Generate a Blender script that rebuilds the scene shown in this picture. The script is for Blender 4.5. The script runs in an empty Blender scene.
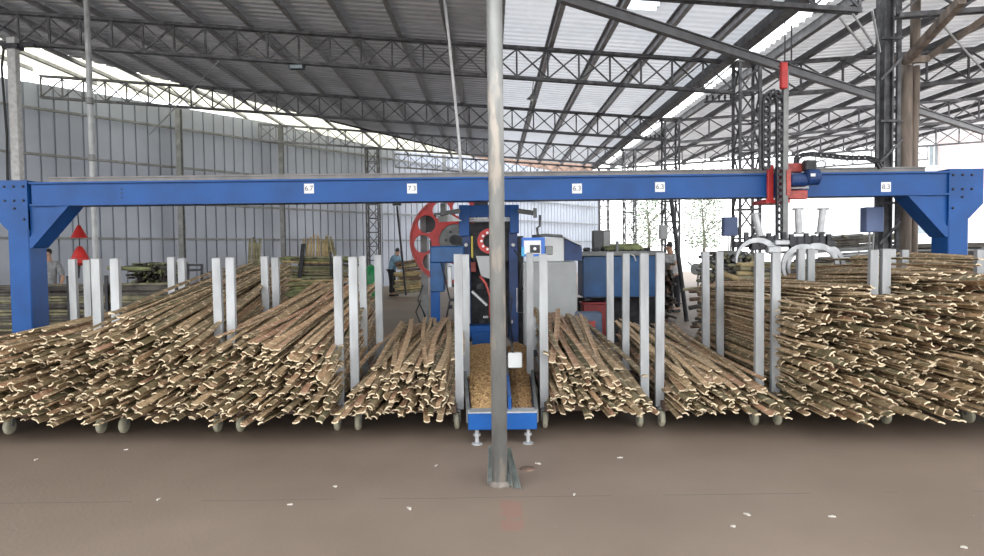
import bpy, math, random
from mathutils import Vector, Matrix
random.seed(11)
PI = math.pi
scn = bpy.context.scene
col = scn.collection
R = math.radians
F = 700.0

# ------------------------------------------------------------------ camera
cam_d = bpy.data.cameras.new('camera'); cam = bpy.data.objects.new('camera', cam_d); col.objects.link(cam)
CAMROT = Matrix.Rotation(R(90 - 2.29), 3, 'X') @ Matrix.Rotation(R(-0.70), 3, 'Z')
cam.matrix_world = Matrix.Translation((0, 0, 1.6)) @ CAMROT.to_4x4()
cam_d.lens = F / 984 * 36; cam_d.sensor_width = 36; cam_d.clip_end = 400
scn.camera = cam

def P(px, py, Y):
    """point of the place seen at a pixel of the photograph, at distance Y"""
    d = CAMROT @ Vector(((px - 492) / F, -(py - 278) / F, -1))
    return Vector((0, 0, 1.6)) + d * (Y / d.y)

# ------------------------------------------------------------------ materials
MATS = {}
def nodes_of(m):
    m.use_nodes = True
    nt = m.node_tree
    return nt, nt.nodes, nt.links, nt.nodes['Principled BSDF']

def mat(name, rgb, rough=.6, metal=0., var=.12, scale=6., bump=0., rgb2=None, coords='Object', spec=.5, dirt=None, stretch=None):
    if name in MATS: return MATS[name]
    m = bpy.data.materials.new(name)
    nt, N, L, b = nodes_of(m)
    b.inputs['Roughness'].default_value = rough
    b.inputs['Metallic'].default_value = metal
    b.inputs['Specular IOR Level'].default_value = spec
    tc = N.new('ShaderNodeTexCoord')
    src = tc.outputs[coords]
    if stretch:
        mp = N.new('ShaderNodeMapping'); mp.inputs['Scale'].default_value = stretch
        L.new(src, mp.inputs[0]); src = mp.outputs[0]
    nz = N.new('ShaderNodeTexNoise'); nz.inputs['Scale'].default_value = scale; nz.inputs['Detail'].default_value = 6
    L.new(src, nz.inputs['Vector'])
    rp = N.new('ShaderNodeValToRGB')
    c2 = rgb2 or tuple(max(0, c * (1 - 2 * var)) for c in rgb)
    c1 = tuple(min(1, c * (1 + var)) for c in rgb)
    rp.color_ramp.elements[0].position = .32; rp.color_ramp.elements[1].position = .68
    rp.color_ramp.elements[0].color = (*c2, 1); rp.color_ramp.elements[1].color = (*c1, 1)
    L.new(nz.outputs['Fac'], rp.inputs['Fac'])
    out = rp.outputs['Color']
    if dirt:
        n2 = N.new('ShaderNodeTexNoise'); n2.inputs['Scale'].default_value = dirt[1]; n2.inputs['Detail'].default_value = 8
        L.new(src, n2.inputs['Vector'])
        r2 = N.new('ShaderNodeValToRGB'); r2.color_ramp.elements[0].position = dirt[2]; r2.color_ramp.elements[1].position = dirt[2] + .08
        L.new(n2.outputs['Fac'], r2.inputs['Fac'])
        mx = N.new('ShaderNodeMix'); mx.data_type = 'RGBA'
        L.new(r2.outputs['Color'], mx.inputs['Factor']); L.new(out, mx.inputs['A'])
        mx.inputs['B'].default_value = (*dirt[0], 1)
        out = mx.outputs['Result']
    L.new(out, b.inputs['Base Color'])
    if bump:
        bp = N.new('ShaderNodeBump'); bp.inputs['Strength'].default_value = bump; bp.inputs['Distance'].default_value = .02
        L.new(nz.outputs['Fac'], bp.inputs['Height']); L.new(bp.outputs[0], b.inputs['Normal'])
    MATS[name] = m
    return m

blue = mat('blue_paint', (.006, .072, .265), .42, 0, .10, 3, spec=.3)
blue_d = mat('navy_paint', (.008, .035, .13), .5, 0, .2, 5)
blue_t = mat('teal_blue_paint', (.008, .065, .19), .5, 0, .15, 5)
galv = mat('galvanised_steel', (.40, .41, .415), .42, .35, .12, 9)
stakem = mat('stake_aluminium', (.35, .36, .365), .5, .25, .14, 7, stretch=(1, 1, .3))
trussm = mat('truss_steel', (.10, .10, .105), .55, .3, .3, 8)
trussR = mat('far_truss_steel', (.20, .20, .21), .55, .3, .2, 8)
purlm = mat('purlin_steel', (.36, .36, .37), .45, .5, .15, 5)
purlD = mat('dark_purlin_steel', (.10, .10, .105), .5, .3, .15, 5)
postm = mat('grey_post_paint', (.20, .205, .20), .5, .2, .15, 6)
polem = mat('worn_pole_paint', (.27, .275, .265), .45, .3, .12, 14, stretch=(1, 1, .25), dirt=((.42, .38, .33), 9, .54))
darkm = mat('dark_iron', (.035, .035, .04), .5, .3, .3, 8)
blackm = mat('black_rubber', (.015, .015, .016), .6, 0, .2, 8)
red = mat('red_paint', (.50, .025, .022), .45, 0, .12, 6)
redd = mat('faded_red_paint', (.42, .07, .055), .5, 0, .2, 12)
greyc = mat('cabinet_grey', (.36, .37, .37), .5, 0, .05, 3)
whitec = mat('white_enamel', (.66, .67, .66), .45, 0, .05, 4)
whitep = mat('white_post_paint', (.5, .5, .49), .6, 0, .12, 12)
alu = mat('cast_aluminium', (.42, .43, .44), .4, .5, .15, 8)
rust = mat('rusty_brown_steel', (.16, .10, .07), .75, 0, .35, 12)
rubber = mat('wheel_polyurethane', (.40, .38, .28), .6, 0, .15, 12)
timber = mat('weathered_timber', (.20, .16, .13), .8, 0, .3, 9, stretch=(1, 1, .2), bump=.3)
scrap = mat('bent_channel_steel', (.13, .145, .13), .5, .4, .25, 12)
skin = mat('skin', (.45, .26, .17), .6, 0, .05, 10)
hairm = mat('black_hair', (.012, .011, .011), .5, 0, .2, 30)
shirtb = mat('light_blue_cloth', (.20, .34, .46), .85, 0, .12, 15)
shirtw = mat('white_grey_cloth', (.55, .55, .56), .85, 0, .15, 12)
shirtg = mat('grey_cloth', (.28, .29, .30), .85, 0, .15, 12)
trous = mat('black_cloth', (.02, .02, .024), .85, 0, .2, 12)
green = mat('green_plastic', (.02, .26, .09), .4, 0, .2, 6)
cyan = mat('cyan_plastic', (.05, .42, .70), .4, 0, .15, 5)
stick = mat('sticker_white', (.78, .78, .78), .5, 0, .03, 5)
ink = mat('sticker_ink', (.10, .10, .12), .6, 0, .05, 5)
yellow = mat('yellow_hose', (.45, .36, .03), .5, 0, .1, 5)
wallm = mat('wall_sheet', (.33, .355, .41), .45, .15, .05, .5, rgb2=(.28, .30, .345))
culm = mat('old_bamboo_culm', (.27, .25, .15), .6, 0, .25, 5, rgb2=(.10, .09, .055))
culmg = mat('green_bamboo_culm', (.24, .27, .12), .6, 0, .25, 5, rgb2=(.11, .12, .06))
culmd = mat('dark_weathered_culm', (.10, .09, .075), .7, 0, .4, 5, rgb2=(.035, .03, .028))
culmy = mat('yellow_bamboo_culm', (.45, .35, .18), .6, 0, .2, 5, rgb2=(.24, .17, .08))
pale = mat('building_render_white', (.82, .82, .82), .8, 0, .04, .4)
pink = mat('building_render_pink', (.62, .50, .48), .8, 0, .06, .5)
brick = mat('brown_roof_tiles', (.26, .17, .13), .8, 0, .2, 2)
glassm = mat('window_dark_glass', (.30, .36, .38), .15, 0, .2, 1)
concm = mat('yard_concrete', (.8, .79, .77), .85, 0, .08, .4)
leafm = mat('pale_tree_leaves', (.24, .30, .20), .7, 0, .3, 3)
chipm = mat('wood_chip', (.44, .27, .12), .8, 0, .3, 35, rgb2=(.20, .11, .045))
chipm2 = mat('wood_chip_pale', (.62, .42, .20), .8, 0, .3, 35, rgb2=(.35, .22, .10))

# corrugated roof metal
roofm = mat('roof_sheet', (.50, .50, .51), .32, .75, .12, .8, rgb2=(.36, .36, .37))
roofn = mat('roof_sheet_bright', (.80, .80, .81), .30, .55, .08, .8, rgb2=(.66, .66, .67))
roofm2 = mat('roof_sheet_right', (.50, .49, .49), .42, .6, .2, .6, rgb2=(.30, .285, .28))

def brighten_sheet(m, f, rgb):
    # made-up translucence, added to brighten the underside of the roof sheets
    nt, N, L, b = nodes_of(m)
    t = N.new('ShaderNodeBsdfTranslucent'); t.inputs[0].default_value = (*rgb, 1)
    mx = N.new('ShaderNodeMixShader'); mx.inputs[0].default_value = f
    L.new(b.outputs[0], mx.inputs[1]); L.new(t.outputs[0], mx.inputs[2]); L.new(mx.outputs[0], N['Material Output'].inputs['Surface'])
brighten_sheet(roofn, .16, (.97, .98, 1)); brighten_sheet(roofm2, .13, (1, .97, .95)); brighten_sheet(roofm, .012, (1, 1, 1))
ribd = mat('roof_rib_shade', (.20, .20, .205), .45, .4, .3, 2)  # darker rib faces: shading of the corrugation put into the colour
ribd2 = mat('roof_rib_shade_bright', (.17, .17, .18), .4, .4, .3, 2)  # same painted rib shading, for the brighter sheets

def translucent(name, rgb, f=.6):
    m = bpy.data.materials.new(name); nt, N, L, b = nodes_of(m)
    out = N['Material Output']
    d = N.new('ShaderNodeBsdfDiffuse'); t = N.new('ShaderNodeBsdfTranslucent'); mx = N.new('ShaderNodeMixShader')
    nz = N.new('ShaderNodeTexNoise'); nz.inputs['Scale'].default_value = .8
    tc = N.new('ShaderNodeTexCoord'); L.new(tc.outputs['Object'], nz.inputs[0])
    rp = N.new('ShaderNodeValToRGB'); rp.color_ramp.elements[0].color = (*[c * .8 for c in rgb], 1); rp.color_ramp.elements[1].color = (*rgb, 1)
    L.new(nz.outputs['Fac'], rp.inputs[0]); L.new(rp.outputs[0], d.inputs[0]); L.new(rp.outputs[0], t.inputs[0])
    mx.inputs[0].default_value = f
    L.new(d.outputs[0], mx.inputs[1]); L.new(t.outputs[0], mx.inputs[2]); L.new(mx.outputs[0], out.inputs['Surface'])
    return m
frp = translucent('cream_translucent_sheet', (.80, .76, .60), .6)
frpw = translucent('clear_translucent_sheet', (.93, .96, 1.0), .85)

# floor: brown-grey trowelled concrete, cracks, a worn red patch
def floor_material():
    m = bpy.data.materials.new('hall_concrete'); nt, N, L, b = nodes_of(m)
    tc = N.new('ShaderNodeTexCoord')
    n1 = N.new('ShaderNodeTexNoise'); n1.inputs['Scale'].default_value = .9; n1.inputs['Detail'].default_value = 8
    L.new(tc.outputs['Object'], n1.inputs[0])
    rp = N.new('ShaderNodeValToRGB'); rp.color_ramp.elements[0].position = .3; rp.color_ramp.elements[1].position = .7
    rp.color_ramp.elements[0].color = (.180, .136, .103, 1); rp.color_ramp.elements[1].color = (.225, .173, .133, 1)
    L.new(n1.outputs['Fac'], rp.inputs[0])
    n2 = N.new('ShaderNodeTexNoise'); n2.inputs['Scale'].default_value = 38; n2.inputs['Detail'].default_value = 4
    L.new(tc.outputs['Object'], n2.inputs[0])
    r2 = N.new('ShaderNodeValToRGB'); r2.color_ramp.elements[0].position = .74; r2.color_ramp.elements[1].position = .78
    L.new(n2.outputs['Fac'], r2.inputs[0])
    mx = N.new('ShaderNodeMix'); mx.data_type = 'RGBA'; mx.inputs['B'].default_value = (.40, .35, .29, 1)
    L.new(r2.outputs[0], mx.inputs['Factor']); L.new(rp.outputs[0], mx.inputs['A'])
    # red patch: box around (0.17, 4.25)
    sp = N.new('ShaderNodeSeparateXYZ'); L.new(tc.outputs['Object'], sp.inputs[0])
    def band(sock, c, w):
        s = N.new('ShaderNodeMath'); s.operation = 'SUBTRACT'; s.inputs[1].default_value = c; L.new(sock, s.inputs[0])
        a = N.new('ShaderNodeMath'); a.operation = 'ABSOLUTE'; L.new(s.outputs[0], a.inputs[0])
        l = N.new('ShaderNodeMath'); l.operation = 'LESS_THAN'; l.inputs[1].default_value = w; L.new(a.outputs[0], l.inputs[0])
        return l.outputs[0]
    bx = band(sp.outputs[0], .10, .068); by = band(sp.outputs[1], 4.17, .24)
    n3 = N.new('ShaderNodeTexNoise'); n3.inputs['Scale'].default_value = 14; L.new(tc.outputs['Object'], n3.inputs[0])
    g = N.new('ShaderNodeMath'); g.operation = 'GREATER_THAN'; g.inputs[1].default_value = .42; L.new(n3.outputs['Fac'], g.inputs[0])
    m1 = N.new('ShaderNodeMath'); m1.operation = 'MULTIPLY'; L.new(bx, m1.inputs[0]); L.new(by, m1.inputs[1])
    m2 = N.new('ShaderNodeMath'); m2.operation = 'MULTIPLY'; L.new(m1.outputs[0], m2.inputs[0]); L.new(g.outputs[0], m2.inputs[1])
    m3 = N.new('ShaderNodeMath'); m3.operation = 'MULTIPLY'; m3.inputs[1].default_value = .30; L.new(m2.outputs[0], m3.inputs[0])
    mx2 = N.new('ShaderNodeMix'); mx2.data_type = 'RGBA'; mx2.inputs['B'].default_value = (.30, .10, .085, 1)
    L.new(m3.outputs[0], mx2.inputs['Factor']); L.new(mx.outputs['Result'], mx2.inputs['A'])
    # two long joints
    jn = N.new('ShaderNodeTexNoise'); jn.inputs['Scale'].default_value = 1.5; L.new(tc.outputs['Object'], jn.inputs[0])
    ad = N.new('ShaderNodeMath'); ad.operation = 'MULTIPLY_ADD'; ad.inputs[1].default_value = .05
    L.new(jn.outputs['Fac'], ad.inputs[0]); L.new(sp.outputs[1], ad.inputs[2])
    j1 = band(ad.outputs[0], 4.50, .0045)
    gx = N.new('ShaderNodeMath'); gx.operation = 'GREATER_THAN'; gx.inputs[1].default_value = .45; L.new(jn.outputs['Fac'], gx.inputs[0])
    jm = N.new('ShaderNodeMath'); jm.operation = 'MULTIPLY'; L.new(j1, jm.inputs[0]); L.new(gx.outputs[0], jm.inputs[1])
    mx3 = N.new('ShaderNodeMix'); mx3.data_type = 'RGBA'; mx3.inputs['B'].default_value = (.12, .095, .08, 1)
    L.new(jm.outputs[0], mx3.inputs['Factor']); L.new(mx2.outputs['Result'], mx3.inputs['A'])
    L.new(mx3.outputs['Result'], b.inputs['Base Color'])
    b.inputs['Roughness'].default_value = .62; b.inputs['Specular IOR Level'].default_value = .3
    bp = N.new('ShaderNodeBump'); bp.inputs['Strength'].default_value = .12; bp.inputs['Distance'].default_value = .02
    L.new(n2.outputs['Fac'], bp.inputs['Height']); L.new(bp.outputs[0], b.inputs['Normal'])
    return m

# split bamboo: attribute 'strip' = (random, along in m, inner side 1 / outer 0 / cut end .5)
def strip_material():
    m = bpy.data.materials.new('split_bamboo'); nt, N, L, b = nodes_of(m)
    at = N.new('ShaderNodeAttribute'); at.attribute_name = 'strip'
    sp = N.new('ShaderNodeSeparateXYZ'); L.new(at.outputs['Vector'], sp.inputs[0])
    inner = N.new('ShaderNodeValToRGB'); e = inner.color_ramp.elements
    e[0].color = (.36, .22, .125, 1); e[1].color = (.62, .44, .27, 1); e[1].position = 1
    for p, c in ((.2, (.50, .33, .19)), (.4, (.42, .235, .15)), (.6, (.56, .38, .22)), (.8, (.40, .29, .16))):
        x = e.new(p); x.color = (*c, 1)
    outer = N.new('ShaderNodeValToRGB'); e = outer.color_ramp.elements
    e[0].color = (.17, .14, .07, 1); e[1].color = (.30, .22, .12, 1)
    for p, c in ((.3, (.25, .18, .10)), (.5, (.15, .14, .075)), (.75, (.33, .23, .13))):
        x = e.new(p); x.color = (*c, 1)
    L.new(sp.outputs[0], inner.inputs[0]); L.new(sp.outputs[0], outer.inputs[0])
    side = N.new('ShaderNodeMath'); side.operation = 'GREATER_THAN'; side.inputs[1].default_value = .75
    L.new(sp.outputs[2], side.inputs[0])
    mx = N.new('ShaderNodeMix'); mx.data_type = 'RGBA'
    L.new(side.outputs[0], mx.inputs['Factor']); L.new(outer.outputs[0], mx.inputs['A']); L.new(inner.outputs[0], mx.inputs['B'])
    # node rings each ~0.3 m, phase by random
    a = N.new('ShaderNodeMath'); a.operation = 'MULTIPLY_ADD'; a.inputs[1].default_value = 7.31
    L.new(sp.outputs[0], a.inputs[0]); 
    d = N.new('ShaderNodeMath'); d.operation = 'DIVIDE'; d.inputs[1].default_value = .27; L.new(sp.outputs[1], d.inputs[0])
    L.new(d.outputs[0], a.inputs[2])
    fr = N.new('ShaderNodeMath'); fr.operation = 'FRACT'; L.new(a.outputs[0], fr.inputs[0])
    lt = N.new('ShaderNodeMath'); lt.operation = 'LESS_THAN'; lt.inputs[1].default_value = .13; L.new(fr.outputs[0], lt.inputs[0])
    ml = N.new('ShaderNodeMath'); ml.operation = 'MULTIPLY'; ml.inputs[1].default_value = .75; L.new(lt.outputs[0], ml.inputs[0])
    mx2 = N.new('ShaderNodeMix'); mx2.data_type = 'RGBA'; mx2.inputs['B'].default_value = (.74, .56, .38, 1)
    L.new(ml.outputs[0], mx2.inputs['Factor']); L.new(mx.outputs['Result'], mx2.inputs['A'])
    # cut ends are pale
    ce = N.new('ShaderNodeMath'); ce.operation = 'COMPARE'; ce.inputs[1].default_value = .5; ce.inputs[2].default_value = .1
    L.new(sp.outputs[2], ce.inputs[0])
    mx3 = N.new('ShaderNodeMix'); mx3.data_type = 'RGBA'; mx3.inputs['B'].default_value = (.68, .56, .38, 1)
    L.new(ce.outputs[0], mx3.inputs['Factor']); L.new(mx2.outputs['Result'], mx3.inputs['A'])
    tc = N.new('ShaderNodeTexCoord'); nz = N.new('ShaderNodeTexNoise'); nz.inputs['Scale'].default_value = 25; nz.inputs['Detail'].default_value = 3
    L.new(tc.outputs['Object'], nz.inputs[0])
    rr = N.new('ShaderNodeValToRGB'); rr.color_ramp.elements[0].position = .3; rr.color_ramp.elements[0].color = (.62, .60, .56, 1); rr.color_ramp.elements[1].position = .6; rr.color_ramp.elements[1].color = (1, 1, 1, 1)
    L.new(nz.outputs['Fac'], rr.inputs[0])
    mm = N.new('ShaderNodeMix'); mm.data_type = 'RGBA'; mm.blend_type = 'MULTIPLY'; mm.inputs['Factor'].default_value = 1
    L.new(mx3.outputs['Result'], mm.inputs['A']); L.new(rr.outputs[0], mm.inputs['B'])
    L.new(mm.outputs['Result'], b.inputs['Base Color'])
    b.inputs['Roughness'].default_value = .6
    return m
stripm = strip_material()

# ------------------------------------------------------------------ mesh helpers
WL = {}
def wloc(o):
    return WL.get(o.name, Vector((0, 0, 0))) if o else Vector((0, 0, 0))

class MB:
    def __init__(s): s.v = []; s.f = []; s.m = []
    def add(s, vs, fs, mi=0):
        n = len(s.v); s.v += [Vector(v) for v in vs]; s.f += [tuple(i + n for i in f) for f in fs]; s.m += [mi] * len(fs); return s
    def box(s, c, d, rot=None, mi=0):
        c = Vector(c); vs = []
        for x in (-.5, .5):
            for y in (-.5, .5):
                for z in (-.5, .5):
                    v = Vector((x * d[0], y * d[1], z * d[2]))
                    if rot is not None: v = rot @ v
                    vs.append(c + v)
        return s.add(vs, [(0, 1, 3, 2), (4, 6, 7, 5), (0, 4, 5, 1), (2, 3, 7, 6), (0, 2, 6, 4), (1, 5, 7, 3)], mi)
    def bevbox(s, c, d, b=.01, mi=0):
        # box with chamfered vertical and horizontal edges (prism of an octagon, capped smaller)
        x, y, z = d[0] / 2, d[1] / 2, d[2] / 2
        c = Vector(c)
        def ring(xx, yy, zz, bb): return [(xx - bb, -yy, zz), (xx, -yy + bb, zz), (xx, yy - bb, zz), (xx - bb, yy, zz), (-xx + bb, yy, zz), (-xx, yy - bb, zz), (-xx, -yy + bb, zz), (-xx + bb, -yy, zz)]
        rings = [ring(x - b, y - b, -z, b * .5), ring(x, y, -z + b, b), ring(x, y, z - b, b), ring(x - b, y - b, z, b * .5)]
        vs = [c + Vector(v) for r in rings for v in r]; fs = []
        for k in range(3):
            for i in range(8):
                j = (i + 1) % 8; fs.append((k * 8 + i, k * 8 + j, k * 8 + 8 + j, k * 8 + 8 + i))
        fs.append(tuple(range(7, -1, -1))); fs.append(tuple(range(24, 32)))
        return s.add(vs, fs, mi)
    def bar(s, a, b, w, h=None, mi=0, up=Vector((0, 0, 1))):
        a = Vector(a); b = Vector(b); h = h or w; d = b - a; L = d.length
        if L < 1e-6: return s
        z = d / L
        u = up if abs(z.dot(up)) < .98 else Vector((0, 1, 0))
        x = u.cross(z).normalized(); y = z.cross(x)
        rot = Matrix((x, y, z)).transposed()
        return s.box((a + b) / 2, (w, h, L), rot, mi)
    def tube(s, pts, r, n=8, mi=0, caps=True, rs=None):
        pts = [Vector(p) for p in pts]; vs = []; fs = []; m = len(pts); prev = None
        for i, p in enumerate(pts):
            t = (pts[min(i + 1, m - 1)] - pts[max(i - 1, 0)]).normalized()
            if prev is None:
                u = Vector((0, 0, 1)) if abs(t.z) < .9 else Vector((1, 0, 0))
                x = u.cross(t).normalized()
            else:
                x = (prev - t * prev.dot(t)).normalized()
            prev = x; y = t.cross(x); rr = rs[i] if rs else r
            for k in range(n):
                a = 2 * PI * k / n; vs.append(p + (x * math.cos(a) + y * math.sin(a)) * rr)
        for i in range(m - 1):
            for k in range(n):
                j = (k + 1) % n; fs.append((i * n + k, i * n + j, (i + 1) * n + j, (i + 1) * n + k))
        if caps: fs.append(tuple(range(n - 1, -1, -1))); fs.append(tuple((m - 1) * n + k for k in range(n)))
        return s.add(vs, fs, mi)
    def cyl(s, a, b, r, n=16, mi=0): return s.tube([a, b], r, n, mi)
    def lathe(s, c, prof, n=16, axis='Z', mi=0):
        c = Vector(c); vs = []; fs = []
        for (r, h) in prof:
            for k in range(n):
                a = 2 * PI * k / n; x, y = r * math.cos(a), r * math.sin(a)
                v = (x, y, h) if axis == 'Z' else ((h, x, y) if axis == 'X' else (x, h, y))
                vs.append(c + Vector(v))
        for i in range(len(prof) - 1):
            for k in range(n):
                j = (k + 1) % n; fs.append((i * n + k, i * n + j, (i + 1) * n + j, (i + 1) * n + k))
        fs.append(tuple(range(n - 1, -1, -1))); fs.append(tuple((len(prof) - 1) * n + k for k in range(n)))
        return s.add(vs, fs, mi)
    def prism(s, poly, y0, y1, mi=0):
        """poly of (x,z) extruded along Y"""
        n = len(poly)
        vs = [(x, y0, z) for x, z in poly] + [(x, y1, z) for x, z in poly]
        fs = [tuple(range(n)), tuple(range(2 * n - 1, n - 1, -1))] + [(i, i + n, (i + 1) % n + n, (i + 1) % n) for i in range(n)]
        return s.add(vs, fs, mi)
    def ring_plate(s, c, r, holes, y0, y1, n=72, bore=None, mi=0):
        return s
    def build(s, name, m, parent=None, smooth=False, label=None, cat=None, group=None, kind=None):
        vs = s.v
        if parent is None:
            xs = [v.x for v in vs]; ys = [v.y for v in vs]; zs = [v.z for v in vs]
            org = Vector(((min(xs) + max(xs)) / 2, (min(ys) + max(ys)) / 2, min(zs)))
            if kind == 'structure' and name in ('floor',): org = Vector((0, 0, 0))
        else: org = wloc(parent)
        me = bpy.data.meshes.new(name)
        me.from_pydata([v - org for v in vs], [], s.f)
        ms = m if isinstance(m, (list, tuple)) else [m]
        for x in ms: me.materials.append(x)
        if len(ms) > 1: me.polygons.foreach_set('material_index', s.m)
        if smooth: me.polygons.foreach_set('use_smooth', [True] * len(s.f))
        me.update()
        o = bpy.data.objects.new(name, me); col.objects.link(o)
        if parent is None: o.location = org
        else: o.parent = parent
        WL[o.name] = org
        tag(o, label, cat, group, kind)
        return o

def tag(o, label=None, cat=None, group=None, kind=None):
    if label: o['label'] = label
    if cat: o['category'] = cat
    if group: o['group'] = group
    if kind: o['kind'] = kind
    return o

def thing(name, label, cat, loc, group=None):
    o = bpy.data.objects.new(name, None); col.objects.link(o); o.location = loc; o.empty_display_size = .2
    WL[o.name] = Vector(loc)
    return tag(o, label, cat, group)

def fix_normals(o):
    import bmesh
    bm = bmesh.new(); bm.from_mesh(o.data); bmesh.ops.recalc_face_normals(bm, faces=bm.faces); bm.to_mesh(o.data); bm.free()
    return o

# ------------------------------------------------------------------ world + light
w = bpy.data.worlds.new('overcast_sky'); scn.world = w; w.use_nodes = True
nt = w.node_tree; bg = nt.nodes['Background']
tc = nt.nodes.new('ShaderNodeTexCoord'); sp = nt.nodes.new('ShaderNodeSeparateXYZ'); nt.links.new(tc.outputs['Generated'], sp.inputs[0])
rp = nt.nodes.new('ShaderNodeValToRGB'); nt.links.new(sp.outputs[2], rp.inputs[0])
rp.color_ramp.elements[0].color = (.95, .95, .95, 1); rp.color_ramp.elements[1].color = (.86, .92, 1, 1)
nt.links.new(rp.outputs[0], bg.inputs[0]); bg.inputs[1].default_value = 2.7
scn.view_settings.view_transform = 'Standard'; scn.view_settings.look = 'None'; scn.view_settings.gamma = 1
scn.view_settings.exposure = .75

# ------------------------------------------------------------------ setting: floor, walls, roof
VAL = 5.16
def HL(x): return 5.72 - .08 * x          # top of the left trusses
def HR(x): return 5.26 + .06 * (x - 5.16)
def wallX(y): return -13.6 + .703 * (y - 19.3)

m = MB()
m.add([(-26, -14, 0), (24, -14, 0), (24, 33, 0), (10, 50, 0), (-26, 50, 0)], [(0, 1, 2, 3, 4)])
m.build('floor', floor_material(), kind='structure')
m = MB(); m.add([(-90, -60, -.03), (110, -60, -.03), (110, 160, -.03), (-90, 160, -.03)], [(0, 1, 2, 3)])
m.build('ground', concm, kind='structure')

def corrugated_roof(name, fx0, fx1, H, y0, y1, mt, lift=.15, pitch=.25, hole=None):
    m = MB(); ys = []
    y = y0
    while y < y1 - 1e-6:
        ys += [(y, 0), (y + pitch * .5, 0), (y + pitch * .58, .045), (y + pitch * .9, .045)]
        y += pitch
    ys.append((y, 0))
    xs = [0, .12, .25, .4, .55, .7, .85, 1]
    vs = []; fs = []
    for (yy, dz) in ys:
        a, b = fx0(yy), fx1(yy)
        for t in xs:
            x = a + (b - a) * t; vs.append((x, yy, H(x) + lift + dz))
    n = len(xs)
    for i in range(len(ys) - 1):
        for k in range(n - 1): fs.append((i * n + k, i * n + k + 1, (i + 1) * n + k + 1, (i + 1) * n + k))
    m.add(vs, fs)
    if mt is not frp:
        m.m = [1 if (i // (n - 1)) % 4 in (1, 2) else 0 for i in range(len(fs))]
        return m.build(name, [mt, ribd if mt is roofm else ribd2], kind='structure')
    return m.build(name, mt, kind='structure')

YB, YE = 1.6, 32.6
# left bay: nearer than the first truss the sheets run on to the wall; beyond it a cream translucent strip lies along the wall
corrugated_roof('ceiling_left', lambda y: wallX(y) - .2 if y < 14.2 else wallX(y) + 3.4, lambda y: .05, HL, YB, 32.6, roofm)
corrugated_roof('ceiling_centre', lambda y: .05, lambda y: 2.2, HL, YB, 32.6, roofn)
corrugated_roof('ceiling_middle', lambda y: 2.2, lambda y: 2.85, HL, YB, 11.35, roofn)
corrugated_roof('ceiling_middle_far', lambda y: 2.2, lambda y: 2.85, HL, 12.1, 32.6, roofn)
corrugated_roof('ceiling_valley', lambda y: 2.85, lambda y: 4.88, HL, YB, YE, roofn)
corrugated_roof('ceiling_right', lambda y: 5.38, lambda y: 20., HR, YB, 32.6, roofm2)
corrugated_roof('skylight_strip', lambda y: wallX(y) - .5, lambda y: wallX(y) + 3.38, HL, 14.2, 32.5, frp, pitch=.4)
m = MB(); m.box((2.525, 11.725, HL(2.525) + .21), (.75, .85, .012)); m.build('skylight_panel', frpw, kind='structure')

# corrugated wall running obliquely along the left side
def wall_left():
    m = MB(); d = Vector((.703, 1, 0)).normalized(); nrm = Vector((d.y, -d.x, 0))
    p0 = Vector((wallX(2), 2, 0)); L = (Vector((wallX(49.6), 49.6, 0)) - p0).length
    s = 0; prof = []
    while s < L:
        prof += [(s, 0), (s + .33, 0), (s + .345, .05), (s + .375, .05), (s + .39, 0)]
        s += .40
    vs = []; fs = []
    for (t, o) in prof:
        p = p0 + d * t - nrm * .12 + nrm * o * -1
        for z in (0, 3.2, 6.55): vs.append((p.x, p.y, z))
    for i in range(len(prof) - 1):
        for k in range(2): fs.append((i * 3 + k, (i + 1) * 3 + k, (i + 1) * 3 + k + 1, i * 3 + k + 1))
    m.add(vs, fs); m.build('wall_left', wallm, kind='structure')
    # girts, columns
    for i, z in enumerate((2.1, 3.3, 4.5, 5.8)):
        g = MB(); a = p0 + d * 8 + nrm * .03; b = p0 + d * (L - .5) + nrm * .03
        g.bar((a.x, a.y, z), (b.x, b.y, z), .07, .07)
        g.build('trim_%d' % (i + 1), postm, kind='structure')
wall_left()

# wall columns
def pipe_post(label, x, y, r, z1, m_, couplings=(), group=None):
    t = thing('steel_post', label, 'post', (x, y, 0), group)
    b = MB(); b.cyl((x, y, 0), (x, y, z1), r, 14); b.build('shaft', m_, t, smooth=False)
    b = MB(); b.box((x, y, .008), (r * 3.6, r * 3.6, .016)); b.build('base_plate', m_, t)
    for z in couplings:
        c = MB(); c.lathe((x, y, z), [(r, -.06), (r * 1.35, -.05), (r * 1.35, .05), (r, .06)], 14); c.build('coupling', postm, t)
    return t
pA = P(90, 100, 12.5)
pipe_post('slim grey pipe post with a collar rising behind the left end of the blue beam', pA.x, 12.5, .05, HL(pA.x) + .1, mat('light_post_paint', (.36, .37, .37), .45, .3), (P(91, 101, 12.5).z, P(91, 158, 12.5).z))
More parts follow.
